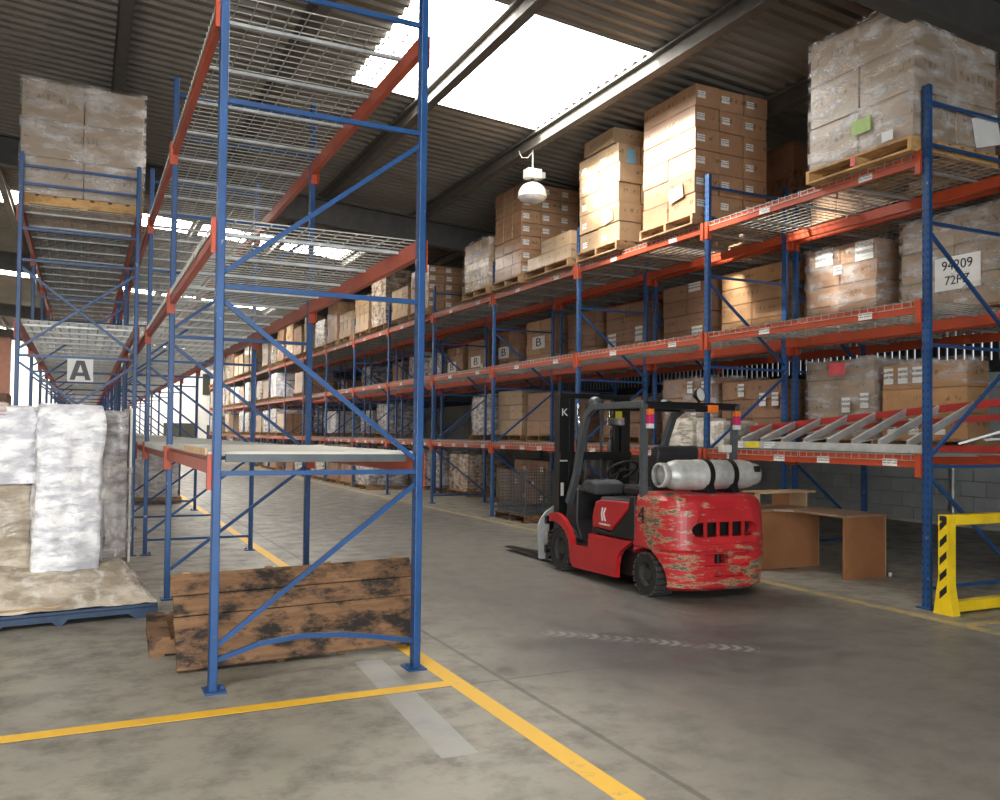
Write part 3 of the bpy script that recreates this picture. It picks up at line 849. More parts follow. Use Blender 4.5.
# --- low tier of the wall-side rack
l00 = wall_side('low', T1, 0, 'near', 6.29, 7.42, 2.50, (1, 2, 3), 'carton_orange', xb=9.22)
l01 = wall_side('low', T1, 0, 'far', 7.54, 8.64, 2.62, (2, 2, 4), 'carton_grey', film='clear_film')
l10 = wall_side('low', T1, 1, 'near', 9.04, 10.36, 2.44, (2, 2, 3), 'carton_brown')
l11 = wall_side('low', T1, 1, 'far', 10.6, 11.85, 2.55, (2, 2, 3), 'carton_tan', film='clear_film')
l20 = wall_side('low', T1, 2, 'near', 12.5, 13.7, 2.3, (2, 2, 3), 'carton_brown')
l30 = wall_side('low', T1, 3, 'near', 15.65, 16.8, 2.52, (2, 2, 3), 'carton_tan')
l31 = wall_side('low', T1, 3, 'far', 17.05, 18.26, 2.62, (2, 2, 3), 'carton_pale')
tier_far(4, 12, XWA, XWB, T1, 'low tier', .75, 1.05, ['grey_wrap', 'white_wrap', 'carton_tan', 'grey_wrap'], 'wall-side', p=.8)
fl_ = film_shell(l00, .37, 1.10, .30, 'clear_film', .02); fl_.location = (0, 0, .62)
paper('pink_label', 'pink_paper', l01, (XWA-.05, 8.08, 2.50), .27, .16)
for par, y, z in ((l01, 7.95, 2.03), (l01, 7.66, 2.08), (l00, 7.30, 2.36), (l00, 7.10, 2.36), (l00, 6.9, 2.36), (l00, 7.25, 1.75), (l00, 6.95, 1.75), (l00, 6.6, 1.75), (l10, 9.9, 2.3), (l10, 9.45, 2.15), (l10, 9.2, 2.15), (l11, 11.1, 2.4), (l11, 10.75, 2.38), (l11, 11.0, 1.95)):
    paper('label', 'printed_label', par, (XWA-.03, y, z), .13, .19)
# crumpled film-covered sacks in front of the low brown cartons
for i, (y, l) in enumerate(((9.35, 1.0), (10.0, .9))):
    wrapped(['low bundle of film-wrapped packs before the brown cartons, nearer the stepladder', 'low bundle of film-wrapped packs before the brown cartons, farther from the stepladder'][i],
            7.75, 8.4, y-.3, y+.3, T1, T1+.36+.05*i, 'tan_wrap', 'film-wrapped bundles on the low tier', 'wrapped_bundle', 40+i, 'bundle')
# --- floor level
f30 = load('carton stack on the floor beside the wire basket pallet', 8.84, 9.9, 15.8, 17.4, .142, 1.05, (2, 4, 3), 'carton_brown', labels='x', lab_rows=2)
pallet('wooden pallet under floor cartons beside the wire basket', 9.37, 16.6, 0, 1.1, 1.64)
f31 = load('small carton stack on the floor under the fourth bay', 8.80, 9.8, 17.6, 18.24, .142, .82, (2, 1, 2), 'carton_orange')
pallet('wooden pallet under the small floor carton stack', 9.3, 17.92, 0, 1.05, .66)
tier_far(4, 9, XWA, XWB, 0., 'floor level', .85, 1.1, ['brown_wrap', 'carton_brown', 'grey_wrap'], 'wall-side', p=.95)
tier_far(5, 16, XFA+.1, XFB, 0., 'floor level', .8, 1.1, ['brown_wrap', 'grey_wrap', 'carton_tan', 'carton_brown'], 'aisle-side', p=.6)

# --- loads of the rack with the letter A
XAA, XAB = -.74, .58
pallet('fresh wooden pallet jutting out under the big load over the A sign', -.05, 12.68, T3, 1.40, 1.30, 'pallet_fresh')
big = load('big printed carton load jutting out above the letter A sign', -.76, .65, 12.04, 13.32, T3+PH, 5.95, (2, 2, 3), 'carton_grey', film='clear_film')
for k in range(2, 9):
    for h in (0, 1):
        if k == 2 and h == 0: continue
        ya = fy(k) + .15 + h*1.5; place = 'top tier of letter-A rack, %s bay behind sign, %s half' % (ORD[k-2], ('near', 'far')[h])
        pallet('wooden pallet on ' + place, (XAA+XAB)/2, ya+.65, T3, 1.3, 1.3, 'pallet_dark', 'pallets on the letter-A rack', parts=k < 4)
        far_load('brown carton load on ' + place, XAA, XAB, ya, ya+1.28, T3+PH, T3+PH+random.uniform(.8, 1.3), 'carton_brown', 'carton loads on the letter-A rack', n=(2, 2, 3))

# ================================================================== forklift
FK = thing('forklift', 'scuffed red forklift with a steel gas bottle on its counterweight', 'forklift', (5.73, 7.10, 0), R(-1.2))
FK.scale = (1.11, 1, 1)
def superplan(hx, yf, yr, n, cnt=40):
    """plan outline of the counterweight: square at the front, rounded to the rear"""
    pts = [(hx, yf)]
    yc = yr + .42
    for i in range(cnt + 1):
        a = PI * i / cnt
        cx, sy = math.cos(a), math.sin(a)
        pts.append((hx * math.copysign(abs(cx)**(2/n), cx), yc - .42 * abs(sy)**(2/n)))
    pts.append((-hx, yf))
    return pts
def counterweight():
    prof = [(.10, .53, -.44), (.13, .555, -.475), (.44, .575, -.50), (.47, .562, -.485), (.50, .575, -.50), (.88, .565, -.48), (.97, .545, -.455), (1.02, .505, -.41), (1.035, .45, -.36)]
    mb = MB(); vs = []; N = None
    for z, hx, yr in prof:
        p = superplan(hx, .20, yr, 3.0); N = len(p)
        vs += [(x, y, z) for x, y in p]
    fs = [(j*N+i, j*N+(i+1)%N, (j+1)*N+(i+1)%N, (j+1)*N+i) for j in range(len(prof)-1) for i in range(N)]
    fs += [tuple(reversed(range(N))), tuple((len(prof)-1)*N+i for i in range(N))]
    return mb.add(vs, fs)
def cut(o, mbs):
    """carve recesses into a mesh with boolean cutters, then bake the result"""
    for mb in mbs:
        me = mb.mesh('cutter'); c = bpy.data.objects.new('cutter', me); C.objects.link(c)
        c.matrix_world = o.matrix_world.copy()
        m = o.modifiers.new('b', 'BOOLEAN'); m.operation = 'DIFFERENCE'; m.object = c; m.solver = 'EXACT'
        bpy.context.view_layer.update()
        me2 = bpy.data.meshes.new_from_object(o.evaluated_get(bpy.context.evaluated_depsgraph_get()))
        o.modifiers.clear(); o.data = me2
        bpy.data.objects.remove(c)
cw = obj('counterweight', counterweight(), 'worn_red', None)
def oval(x0, x1, z0, z1, n=10):
    r = (z1-z0)/2; zc = (z0+z1)/2; P = []
    for i in range(n+1):
        a = PI/2 + PI*i/n; P.append((x0 + r*1.3 + r*1.3*math.cos(a), zc + r*math.sin(a)))
    for i in range(n+1):
        a = -PI/2 + PI*i/n; P.append((x1 - r*1.3 + r*1.3*math.cos(a), zc + r*math.sin(a)))
    return P
cutters = [MB().prism(oval(-.50, .48, .55, .90), -.9, -.460, 'y'),
           MB().prism(oval(-.36, .36, .62, .765), -.9, -.30, 'y'),
           MB().box((-.24, -.9, .34), (.26, -.43, .465)),
           MB().box((-.10, -.9, .355), (.06, -.25, .445)),
           MB().prism(oval(-.14, .22, .225, .30), -.9, -.40, 'y'),
           MB().lathe([(-.7, .30), (-.40, .30)], (0, 0, .215), 'x', 24).prism([(.30*math.cos(2*PI*i/24), .215+.30*math.sin(2*PI*i/24)) for i in range(24)], -.7, -.40, 'x') if False else MB().prism([(.30*math.cos(2*PI*i/24), .20+.285*math.sin(2*PI*i/24)) for i in range(24)], -.75, -.30, 'x'),
           MB().prism([(.30*math.cos(2*PI*i/24), .20+.285*math.sin(2*PI*i/24)) for i in range(24)], .30, .75, 'x')]
cut(cw, cutters)
cw.parent = FK
for x in (-.21, -.07, .07, .21): obj('grille_bar', MB().bar((x, -.44, .61), (x, -.44, .775), .035, .012, (0, 1, 0)), 'red_paint', cw)
obj('grille_back', MB().box((-.40, -.34, .58), (.40, -.29, .80)), 'black_steel', cw)
obj('tow_pin', MB().lathe([(.33, .022), (.475, .022), (.475, .0)], (-.02, -.38, 0), 'z', 12), 'black_steel', cw)
inst('number', text_mesh('4', .24, 'black_ink'), cw, (-.58, .05, .80), (R(90), 0, R(-90)))
# lower body side plates
def side(name, poly, mat, xo=.575, th=.04, par=FK, both=True, bev=.01):
    for s in ((-1, 1) if both else (-1,)):
        a, b = s*xo, s*(xo-th)
        obj(name, MB().prism(poly, min(a, b), max(a, b), 'x'), mat, par, bevel=bev)
low = [(1.98, .65), (1.86, .68), (1.74, .665), (1.60, .60), (1.49, .50), (1.43, .41), (1.42, .34), (1.06, .36), (1.05, .51), (.20, .52), (.30, .46), (.40, .40), (.46, .33), (.49, .22), (.49, .11), (1.40, .09), (1.46, .14), (1.475, .25), (1.512, .388), (1.602, .488), (1.74, .55), (1.86, .57), (1.98, .56)]
side('side_plate', low, 'red_paint', .60, .05, bev=0)
side('engine_panel', [(.98, .60), (.99, .70), (.96, .80), (.92, .875), (.84, .90), (.28, .915), (.30, .84), (.47, .70), (.62, .59)], 'red_paint', .59, .05)
side('seat_deck', [(1.0, .53), (1.0, .59), (.62, .57), (.46, .69), (.29, .83), (.27, .98), (.18, .98), (.18, .53)], 'black_steel', .58, .05)
obj('chassis', MB().box((-.50, .20, .14), (.50, 1.50, .40)), 'black_steel', FK)
obj('engine_hood', MB().box((-.53, .20, .40), (.53, .95, .93)), 'seat_vinyl', FK, bevel=.03)
obj('floor_plate', MB().box((-.55, .95, .33), (.55, 1.60, .36)), 'black_steel', FK)
obj('front_cowl', MB().prism([(1.48, .36), (1.70, .36), (1.86, .60), (1.80, .90), (1.66, 1.02), (1.58, .95), (1.60, .60)], -.46, .46, 'x'), 'seat_vinyl', FK, bevel=.02)
obj('foot_pedal', MB().box((-.30, 1.40, .42), (-.22, 1.44, .56)).mesh and MB().bar((-.26, 1.36, .40), (-.26, 1.46, .55), .08, .012), 'red_paint', FK)
obj('lever_guard', MB().box((-.42, 1.20, .38), (-.36, 1.30, .66)), 'red_lens', FK, bevel=.01)
# side emblem: two bent strokes and a fine line of worn lettering under them
def emblem(parent, y, z, s, x):
    e = MB()
    P1 = [(.0, 1.0), (.16, 1.0), (.04, .52), (.16, .0), (.0, .0), (-.12, .52)]
    P2 = [(.42, 1.0), (.60, 1.0), (.30, .55), (.56, .0), (.38, .0), (.12, .52)]
    for P in (P1, P2): obj('emblem_stroke', MB().prism([(y - a*s, z + b*s) for a, b in P], x, x+.004, 'x'), 'white_paper', parent)
emblem(FK, .78, .68, .145, -.596)
obj('emblem_strip', MB().box((-.594, .62, .635), (-.590, .84, .652)), 'printed_label', FK)
# wheels
def wheel(name, x, y, r, w, steer=0.):
    t = link(name, None, FK, (x, y, r), (0, 0, steer))
    tp = [(-w/2, r*.55), (-w/2, r*.90), (-w/2+.02, r*.97), (w/2-.02, r*.97), (w/2, r*.90), (w/2, r*.55)]
    obj('tyre', MB().lathe(tp, (0, 0, 0), 'x', 32), 'rubber', t, smooth=False)
    lug = mesh_of(MB().box((-w*.30, -.02, -.012), (w*.30, .02, .012)), 'tyre_tread', 'tread_lug', bevel=.004)
    for k in range(20):
        for s in (-1, 1):
            a = 2*PI*(k + .25*s)/20
            inst('tread_lug', lug, t, (s*w*.25, math.cos(a)*r*.975, math.sin(a)*r*.975), (a - PI/2, 0, 0))
    for s in (-1, 1):
        obj('rim', MB().lathe([(s*w*.36, 0), (s*w*.36, r*.28), (s*w*.30, r*.32), (s*w*.22, r*.46), (s*w*.42, r*.54), (s*w*.45, r*.60)], (0, 0, 0), 'x', 24), 'tyre_tread', t)
    return t
for s in (-1, 1):
    wheel('front_wheel', s*.47, 1.745, .257, .24); wheel('rear_wheel', s*.465, 0, .215, .20)
# overhead guard
gd = link('overhead_guard', None, FK); PT = .065
def post(pts, name='guard_post', w=PT, par=gd):
    mb = MB()
    for a, b in zip(pts, pts[1:]): mb.bar(a, b, w, w*.8, (1, 0, 0))
    return obj(name, mb, 'grey_steel', par)
ZG = 1.93
for s in (-1, 1):
    post([(s*.51, .13, .95), (s*.53, .10, ZG)])
    post([(s*.50, 1.70, .80), (s*.51, 1.50, 1.15), (s*.53, 1.34, 1.60), (s*.535, 1.22, 1.84), (s*.54, 1.04, ZG)], w=.075)
    obj('guard_rail', MB().box((s*.54-.03, .07, ZG-.04), (s*.54+.03, 1.10, ZG+.03)), 'grey_steel', gd, bevel=.006)
for y in (.10, 1.07): obj('guard_crossbar', MB().box((-.54, y-.03, ZG-.04), (.54, y+.03, ZG+.03)), 'black_steel', gd, bevel=.006)
for i in range(7):
    x = -.42 + .14*i; obj('guard_slat', MB().box((x-.012, .12, ZG-.02), (x+.012, 1.06, ZG+.025)), 'black_steel', gd)
for s in (-1, 1):
    lt = link('tail_lamp', None, gd, (s*.50, .04, 1.78))
    obj('orange_segment', MB().box((-.03, -.03, .04), (.03, .03, .10)), 'orange_lens', lt, bevel=.006)
    obj('red_segment', MB().box((-.03, -.03, -.05), (.03, .03, .04)), 'pink_lens', lt, bevel=.006)
    obj('white_segment', MB().box((-.03, -.03, -.10), (.03, .03, -.05)), 'clear_lens', lt, bevel=.006)
wk = link('work_light', None, gd, (.06, .06, 2.04), (R(-8), 0, R(20)))
obj('lamp_body', MB().lathe([(.05, .0), (.05, .03), (.0, .075), (-.03, .078), (-.032, .070)], (0, 0, 0), 'y', 20), 'black_steel', wk, smooth=True)
obj('lamp_glass', MB().lathe([(-.022, .0), (-.026, .05), (-.024, .070)], (0, 0, 0), 'y', 20), 'clear_lens', wk, smooth=True)
obj('lamp_bracket', MB().bar((0, 0, -.12), (0, .01, -.06), .03, .012), 'black_steel', wk)
bk = link('beacon_bracket', None, gd, (.14, .05, 1.90))
obj('bracket_body', MB().box((-.10, -.03, -.04), (0, .03, .03)), 'black_steel', bk)
obj('orange_lens', MB().box((0, -.045, -.045), (.12, .03, .035)), 'orange_lens', bk, bevel=.008)
obj('reverse_alarm', MB().box((.27, -.05, 1.44), (.38, .03, 1.52)), 'lamp_white', FK, bevel=.01)
obj('warning_sticker', MB().box((-.30, 1.035, 1.80), (-.22, 1.04, 1.88)), 'yellow_label', gd)
obj('mirror', MB().box((-.34, 1.14, 1.72), (-.12, 1.16, 1.82)), 'chrome', gd, bevel=.01)
# gas bottle lying across the counterweight
gb = link('gas_bottle', None, FK, (.045, -.14, 1.215)); gb.scale = (.85, 1, 1)
rr = .152
obj('bottle_shell', MB().lathe([(-.63, .0), (-.63, .085), (-.60, .088), (-.57, .10), (-.50, .14), (-.44, rr), (-.20, rr), (-.195, rr+.003), (.10, rr+.003), (.105, rr), (.44, rr), (.52, .138), (.58, .115), (.585, .115), (.63, .112), (.63, .0)], (0, 0, 0), 'x', 32), 'aluminium', gb, smooth=True)
obj('collar', MB().lathe([(-.66, .10), (-.665, .118), (-.655, .124), (-.58, .122), (-.575, .112), (-.65, .108), (-.66, .10)], (0, 0, 0), 'x', 28), 'aluminium', gb, smooth=True)
obj('valve_plate', MB().box((.50, -.165, .03), (.56, -.125, .09)), 'black_steel', gb)
for x in (-.08, .24):
    obj('strap', MB().lathe([(x-.03, rr+.004), (x-.03, rr+.012), (x+.03, rr+.012), (x+.03, rr+.004)], (0, 0, 0), 'x', 32), 'black_steel', gb)
    obj('cradle', MB().prism([(-.15, -.19), (.15, -.19), (.12, -.09), (-.12, -.09)], x-.045, x+.045, 'x'), 'black_steel', gb)
obj('cradle_plate', MB().box((-.30, -.17, -.20), (.48, .18, -.185)), 'black_steel', gb)
# operator place
st = link('operator_seat', None, FK, (0, .60, .93))
obj('cushion', MB().box((-.27, -.22, 0), (.27, .32, .13)), 'seat_vinyl', st, bevel=.04)
obj('backrest', MB().prism([(-.22, .10), (-.10, .10), (-.17, .55), (-.25, .58), (-.30, .52)], -.25, .25, 'x'), 'seat_vinyl', st, bevel=.03)
obj('armrest', MB().box((.27, -.15, .20), (.34, .20, .27)), 'seat_vinyl', st, bevel=.02)
wheelc = link('steering_wheel', None, FK, (-.02, 1.36, 1.20), (R(-38), 0, 0))
ring = [(.17*math.cos(2*PI*i/24), .17*math.sin(2*PI*i/24), 0) for i in range(25)]
obj('wheel_ring', MB().tube(ring, .014, 8, False), 'rubber', wheelc, smooth=True)
obj('wheel_hub', MB().lathe([(-.03, .0), (-.03, .04), (.01, .045), (.02, .0)], (0, 0, 0), 'z', 14), 'rubber', wheelc)
for a in (0, 2.1, 4.2): obj('wheel_spoke', MB().bar((0, 0, 0), (.165*math.cos(a), .165*math.sin(a), 0), .02, .01), 'rubber', wheelc)
obj('spinner_knob', MB().lathe([(0, .0), (0, .02), (.05, .022), (.06, .0)], (-.13, .10, 0), 'z', 12), 'rubber', wheelc)
obj('steering_column', MB().tube([(-.02, 1.66, .80), (-.02, 1.36, 1.20)], .035, 10), 'black_steel', FK)
obj('hydraulic_levers', MB().tube([(.22, 1.45, .95), (.22, 1.40, 1.22)], .01, 6), 'black_steel', FK)
obj('jacket', MB().prism([(1.10, .93), (1.35, .95), (1.42, 1.02), (1.40, 1.08), (1.22, 1.10), (1.08, 1.06)], -.50, -.15, 'x'), 'jacket_cloth', FK, bevel=.035)
# mast, carriage and forks
ms = link('mast', None, FK, (0, 2.08, 0))
for s in (-1, 1):
    x = s*.40
    rl = obj('outer_rail', MB().prism([(x-.06, -.06), (x+.06, -.06), (x+.06, -.035), (x-.02*s-.012, -.035), (x-.02*s-.012, .045), (x+.06, .045), (x+.06, .07), (x-.06, .07)] if s < 0 else [(x-.06, -.06), (x+.06, -.06), (x+.06, .07), (x-.06, .07), (x-.06, .045), (x+.02, .045), (x+.02, -.035), (x-.06, -.035)], .08, 2.06, 'z'), 'black_steel', ms)
    xi = s*.295
    obj('inner_rail', MB().box((xi-.035, -.04, .10), (xi+.035, .06, 2.06)), 'black_steel', ms, bevel=.004)
    obj('lift_cylinder', MB().tube([(s*.21, -.05, .12), (s*.21, -.05, 1.55)], .038, 12), 'black_steel', ms, smooth=True)
    obj('lift_rod', MB().tube([(s*.21, -.05, 1.55), (s*.21, -.05, 2.0)], .020, 10), 'chrome', ms, smooth=True)
    obj('lift_chain', MB().box((s*.10-.015, -.02, .4), (s*.10+.015, -.01, 2.0)), 'grey_steel', ms)
    obj('head_lamp', MB().lathe([(-.06, .0), (-.06, .05), (.02, .075), (.05, .07), (.05, 0)], (s*.44, 0, 1.975), 'y', 16), 'grey_steel', gd, smooth=True).location = (0, 1.20, 0)
obj('top_crossbar', MB().box((-.46, -.06, 2.06), (.46, .07, 2.12)), 'black_steel', ms, bevel=.006)
obj('mid_crossbar', MB().box((-.46, -.09, 1.30), (.46, -.06, 1.40)), 'black_steel', ms)
obj('low_crossbar', MB().box((-.46, -.09, .35), (.46, -.06, .55)), 'black_steel', ms)
inst('mast_letter', text_mesh('K', .13, 'white_paper'), ms, (-.40, -.064, 1.88), (R(90), 0, 0))
obj('mast_decal', MB().box((-.455, -.066, 1.28), (-.36, -.062, 1.33)), 'printed_label', ms)
obj('rail_sticker', MB().box((-.442, -.066, .86), (-.405, -.062, 1.02)), 'white_paper', ms)
cr = link('fork_carriage', None, FK, (0, 2.22, 0))
for z in (.14, .50): obj('carriage_bar', MB().box((-.52, .0, z), (.52, .05, z+.10)), 'black_steel', cr, bevel=.005)
for s in (-1, 1): obj('carriage_upright', MB().box((s*.30-.04, -.04, .12), (s*.30+.04, .0, .62)), 'black_steel', cr)
arc = [(-.56, .40), (-.30, .40)] + [(-.30 - .26*(1-math.cos(a))*0 + .0 - .26*math.sin(a)*1.0, .52 + .26*math.cos(a)) for a in [PI/2*i/8 for i in range(9)]]
arc = [(-.58, .06), (-.50, .06), (-.50, .40), (-.26, .40), (-.26, .74)] + [(-.26 - .34*math.sin(a), .40 + .34*math.cos(a)) for a in [PI/2*i/10 for i in range(1, 11)]] + [(-.60, .40)]
obj('polished_shield', MB().prism(arc, .055, .075, 'y'), 'ladder_alu', cr)
for s in (-1, 1):
    x = s*.40
    obj('fork', MB().prism([(.05, .60), (.05, .055), (.12, .04), (1.36, .045), (1.38, .055), (.60, .085), (.14, .095), (.095, .14), (.095, .60)], x-.055, x+.055, 'x'), 'black_steel', cr)

# ================================================================== desk, ladder, guard, basket
dk = thing('desk', 'brown laminate corner desk with raised shelf under the rack', 'desk', (8.1, 7.6, 0))
def rel(o, a, b): p = o.location; return MB().box((a[0]-p.x, a[1]-p.y, a[2]), (b[0]-p.x, b[1]-p.y, b[2]))
obj('end_panel', rel(dk, (7.77, 7.02, 0), (8.42, 7.05, .70)), 'laminate', dk)
obj('end_panel_edge', rel(dk, (8.42, 7.018, 0), (8.432, 7.052, .70)), 'chip_core', dk)
obj('return_panel', rel(dk, (7.30, 7.97, 0), (8.36, 8.00, .70)), 'laminate', dk)
obj('return_panel_edge', rel(dk, (8.36, 7.968, 0), (8.372, 8.002, .70)), 'chip_core', dk)
o = dk.location
obj('desk_top', MB().prism([(x-o.x, y-o.y) for x, y in ((7.75, 7.0), (8.45, 7.0), (8.45, 8.48), (7.25, 8.48), (7.25, 7.93), (7.58, 7.93), (7.75, 7.78))], .70, .73, 'z'), 'laminate_top', dk, bevel=.004)
obj('back_leg', rel(dk, (8.40, 8.40, 0), (8.44, 8.46, .70)), 'laminate', dk)
hs = obj('hutch_shelf', rel(dk, (7.50, 8.10, .905), (8.45, 8.40, .93)), 'chip_core', dk)
for x in (7.50, 8.28):
    obj('hutch_upright', rel(dk, (x, 8.10, .73), (x+.022, 8.40, .905)), 'chip_core', dk)
obj('hutch_back', rel(dk, (8.0, 8.385, .73), (8.28, 8.40, .905)), 'laminate', dk)
ob = thing('shelf_box', 'open brown laminate shelf box standing behind the gas bottle', 'shelf', (7.75, 9.3, 0))
obj('side', rel(ob, (7.5, 9.15, 0), (7.525, 9.5, 1.02)), 'chip_core', ob); obj('side', rel(ob, (8.0, 9.15, 0), (8.025, 9.5, 1.02)), 'chip_core', ob)
for z in (.02, .35, .68, .995): obj('shelf', rel(ob, (7.525, 9.15, z), (8.0, 9.5, z+.025)), 'laminate', ob)
obj('back', rel(ob, (7.525, 9.485, .05), (8.0, 9.5, .99)), 'laminate', ob)
fc = inst('foam_cup', mesh_of(MB().lathe([(0, .0), (0, .026), (.07, .036), (.07, .0)], (0, 0, 0), 'z', 14), 'white_paper', 'foam_cup'), None, (8.50, 7.02, 0)); fc.scale = (.6, .6, .6)
tag(fc, 'small white cup on the floor beside the desk panel', 'cup')

# stepladder lying on its side on the low shelf
lz = T1
ld_ = thing('stepladder', 'folded stepladder with red rails and aluminium treads lying on the low shelf', 'ladder', (7.3, 6.9, lz))
def lp(x, y, z): return (x-7.3, y-6.9, z-lz)
A0, A1 = Vector((7.26, 8.30, lz+.055)), Vector((7.26, 5.62, lz+.045))
B0, B1 = Vector((7.95, 8.75, lz+.25)), Vector((8.12, 4.9, lz+.55))
obj('lower_rail', MB().bar(lp(*A0), lp(*A1), .03, .085), 'ladder_alu', ld_)
obj('lower_rail_edge', MB().bar(lp(7.235, 7.6, lz+.03), lp(7.235, 5.75, lz+.02), .02, .03), 'ladder_alu', ld_)
obj('upper_rail', MB().bar(lp(*B0), lp(*B1), .03, .075), 'ladder_red', ld_)
obj('rear_rail', MB().bar(lp(8.22, 8.5, lz+.22), lp(8.26, 4.9, lz+.40), .025, .06), 'ladder_red', ld_)
obj('rear_rail', MB().bar(lp(8.05, 7.2, lz+.04), lp(8.05, 5.05, lz+.05), .03, .065), 'ladder_red', ld_)
for i in range(8):
    t = .06 + i*.125
    a = A0.lerp(A1, t) + Vector((0, 0, .04)); b = B0.lerp(B1, t*.80 + .05)
    tr = obj('tread', MB().bar(lp(*a), lp(*b), .085, .025, (0, 1, .3)), 'ladder_alu', ld_)
    if i in (1, 3, 5):
        c = Vector((8.2, a.y - .2, lz + .26)); obj('back_brace', MB().bar(lp(*a), lp(*c), .02, .012), 'ladder_alu', ld_)
obj('spreader', MB().bar(lp(7.6, 5.5, lz+.10), lp(8.1, 5.0, lz+.34), .05, .02), 'ladder_alu', ld_)
obj('spreader', MB().bar(lp(7.7, 5.3, lz+.14), lp(8.24, 4.95, lz+.2), .03, .02), 'ladder_alu', ld_)
obj('top_cap', MB().bar(lp(8.05, 5.05, lz+.05), lp(8.05, 4.98, lz+.05), .05, .08), 'ladder_alu', ld_)
obj('yellow_sticker', MB().box((-.058, .92, .015), (-.0565, 1.16, .085)), 'yellow_label', ld_)
obj('white_sticker', MB().box((-.058, .66, .015), (-.0565, .84, .085)), 'printed_label', ld_)
obj('pale_sticker', MB().box((-.058, 1.20, .015), (-.0565, 1.38, .085)), 'printed_label', ld_)

# yellow rack guard
gr = thing('rack_guard', 'yellow steel guard frame with black hazard chevrons before the end upright', 'guard rail', (7.10, 5.29, 0))
pf = MB(); pf.prism([(-.10, 0), (.10, 0), (.058, .30), (.05, .33), (.05, .91), (-.05, .91), (-.05, .33), (-.058, .30)], 0, .012, 'x')
obj('end_plate', pf, 'guard_yellow', gr)
obj('post', MB().box((.012, -.05, .0), (.11, .05, .91)), 'guard_yellow', gr, bevel=.006)
obj('post_foot', MB().prism([(-.10, 0), (.10, 0), (.05, .30), (-.05, .30)], .0125, .10, 'x'), 'guard_yellow', gr)
for i in range(5):
    z = .14 + .155*i
    obj('black_chevron', MB().prism([(.035, z), (-.035, z+.07), (-.035, z+.135), (.035, z+.065)], -.003, 0, 'x'), 'black_ink', gr)
obj('tube_opening', MB().box((-.002, -.035, .855), (.0, .035, .90)), 'black_ink', gr)
obj('top_rail', MB().box((.11, -.05, .815), (2.6, .05, .91)), 'guard_yellow', gr, bevel=.006)
obj('bottom_rail', MB().box((.10, -.05, .02), (2.6, .05, .115)), 'guard_yellow', gr, bevel=.006)
obj('post', MB().box((2.5, -.05, 0), (2.6, .05, .91)), 'guard_yellow', gr, bevel=.006)

# wire basket on a low pallet
pallet('dark low pallet under the wire basket', 7.75, 14.35, 0, 1.1, 1.25, 'pallet_dark')
wbk = thing('wire_basket', 'grey wire mesh basket standing on the floor behind the forklift mast', 'basket', (7.75, 14.35, PH))
def mesh_panel(w, h, nx_, nz_):
    mb = MB(); t = .004
    for i in range(nx_+1): x = -w/2 + w*i/nx_; mb.box((x-t, -t, 0), (x+t, t, h))
    for j in range(nz_+1): z = h*j/nz_; mb.box((-w/2, -t, z-t), (w/2, t, z+t))
    return mesh_of(mb, 'grey_steel', 'mesh_panel')
mpx, mpy = mesh_panel(1.0, .75, 18, 13), mesh_panel(1.15, .75, 20, 13)
for s in (-1, 1):
    inst('mesh_panel', mpx, wbk, (0, s*.575, .03)); inst('mesh_panel', mpy, wbk, (s*.5, 0, .03), (0, 0, PI/2))
    for q in (-1, 1): obj('corner_post', MB().box((s*.5-.012, q*.575-.012, 0), (s*.5+.012, q*.575+.012, .80)), 'grey_steel', wbk)
obj('basket_floor', MB().box((-.5, -.575, .0), (.5, .575, .02)), 'grey_steel', wbk)

# ================================================================== hanging lamp
LX, LY = 6.5, 12.24
hl = thing('pendant_lamp', 'white dome lamp hanging on a rod from the roof purlin', 'lamp', (LX, LY, 5.35))
def lz_(z): return z - 5.35
obj('rod', MB().tube([(0, 0, lz_(6.27)), (0, 0, lz_(5.92))], .014, 8), 'lamp_white', hl)
obj('ballast_box', MB().box((-.13, -.10, lz_(5.76)), (.13, .10, lz_(5.92))), 'lamp_white', hl, bevel=.02)
obj('gear_case', MB().box((.10, -.08, lz_(5.78)), (.20, .08, lz_(5.88))), 'zinc', hl, bevel=.01)
obj('neck', MB().tube([(0, 0, lz_(5.70)), (0, 0, lz_(5.77))], .03, 10), 'black_steel', hl)
dome = [(lz_(5.71), .03)] + [(lz_(5.50) + .21*math.cos(a), .235*math.sin(a)) for a in [PI/2*i/8 for i in range(1, 9)]] + [(lz_(5.46), .242)]
obj('shade', MB().lathe(dome, (0, 0, 0), 'z', 28), 'lamp_white', hl, smooth=True)
obj('glass_bowl', MB().lathe([(lz_(5.46), .235), (lz_(5.41), .20), (lz_(5.38), .12), (lz_(5.37), .0)], (0, 0, 0), 'z', 24), 'clear_lens', hl, smooth=True)
obj('cable', MB().tube([(-.01, 0, lz_(6.20)), (-.06, .06, lz_(6.12)), (-.12, .16, lz_(6.14)), (-.14, .22, lz_(6.26))], .008, 6), 'lamp_white', hl)

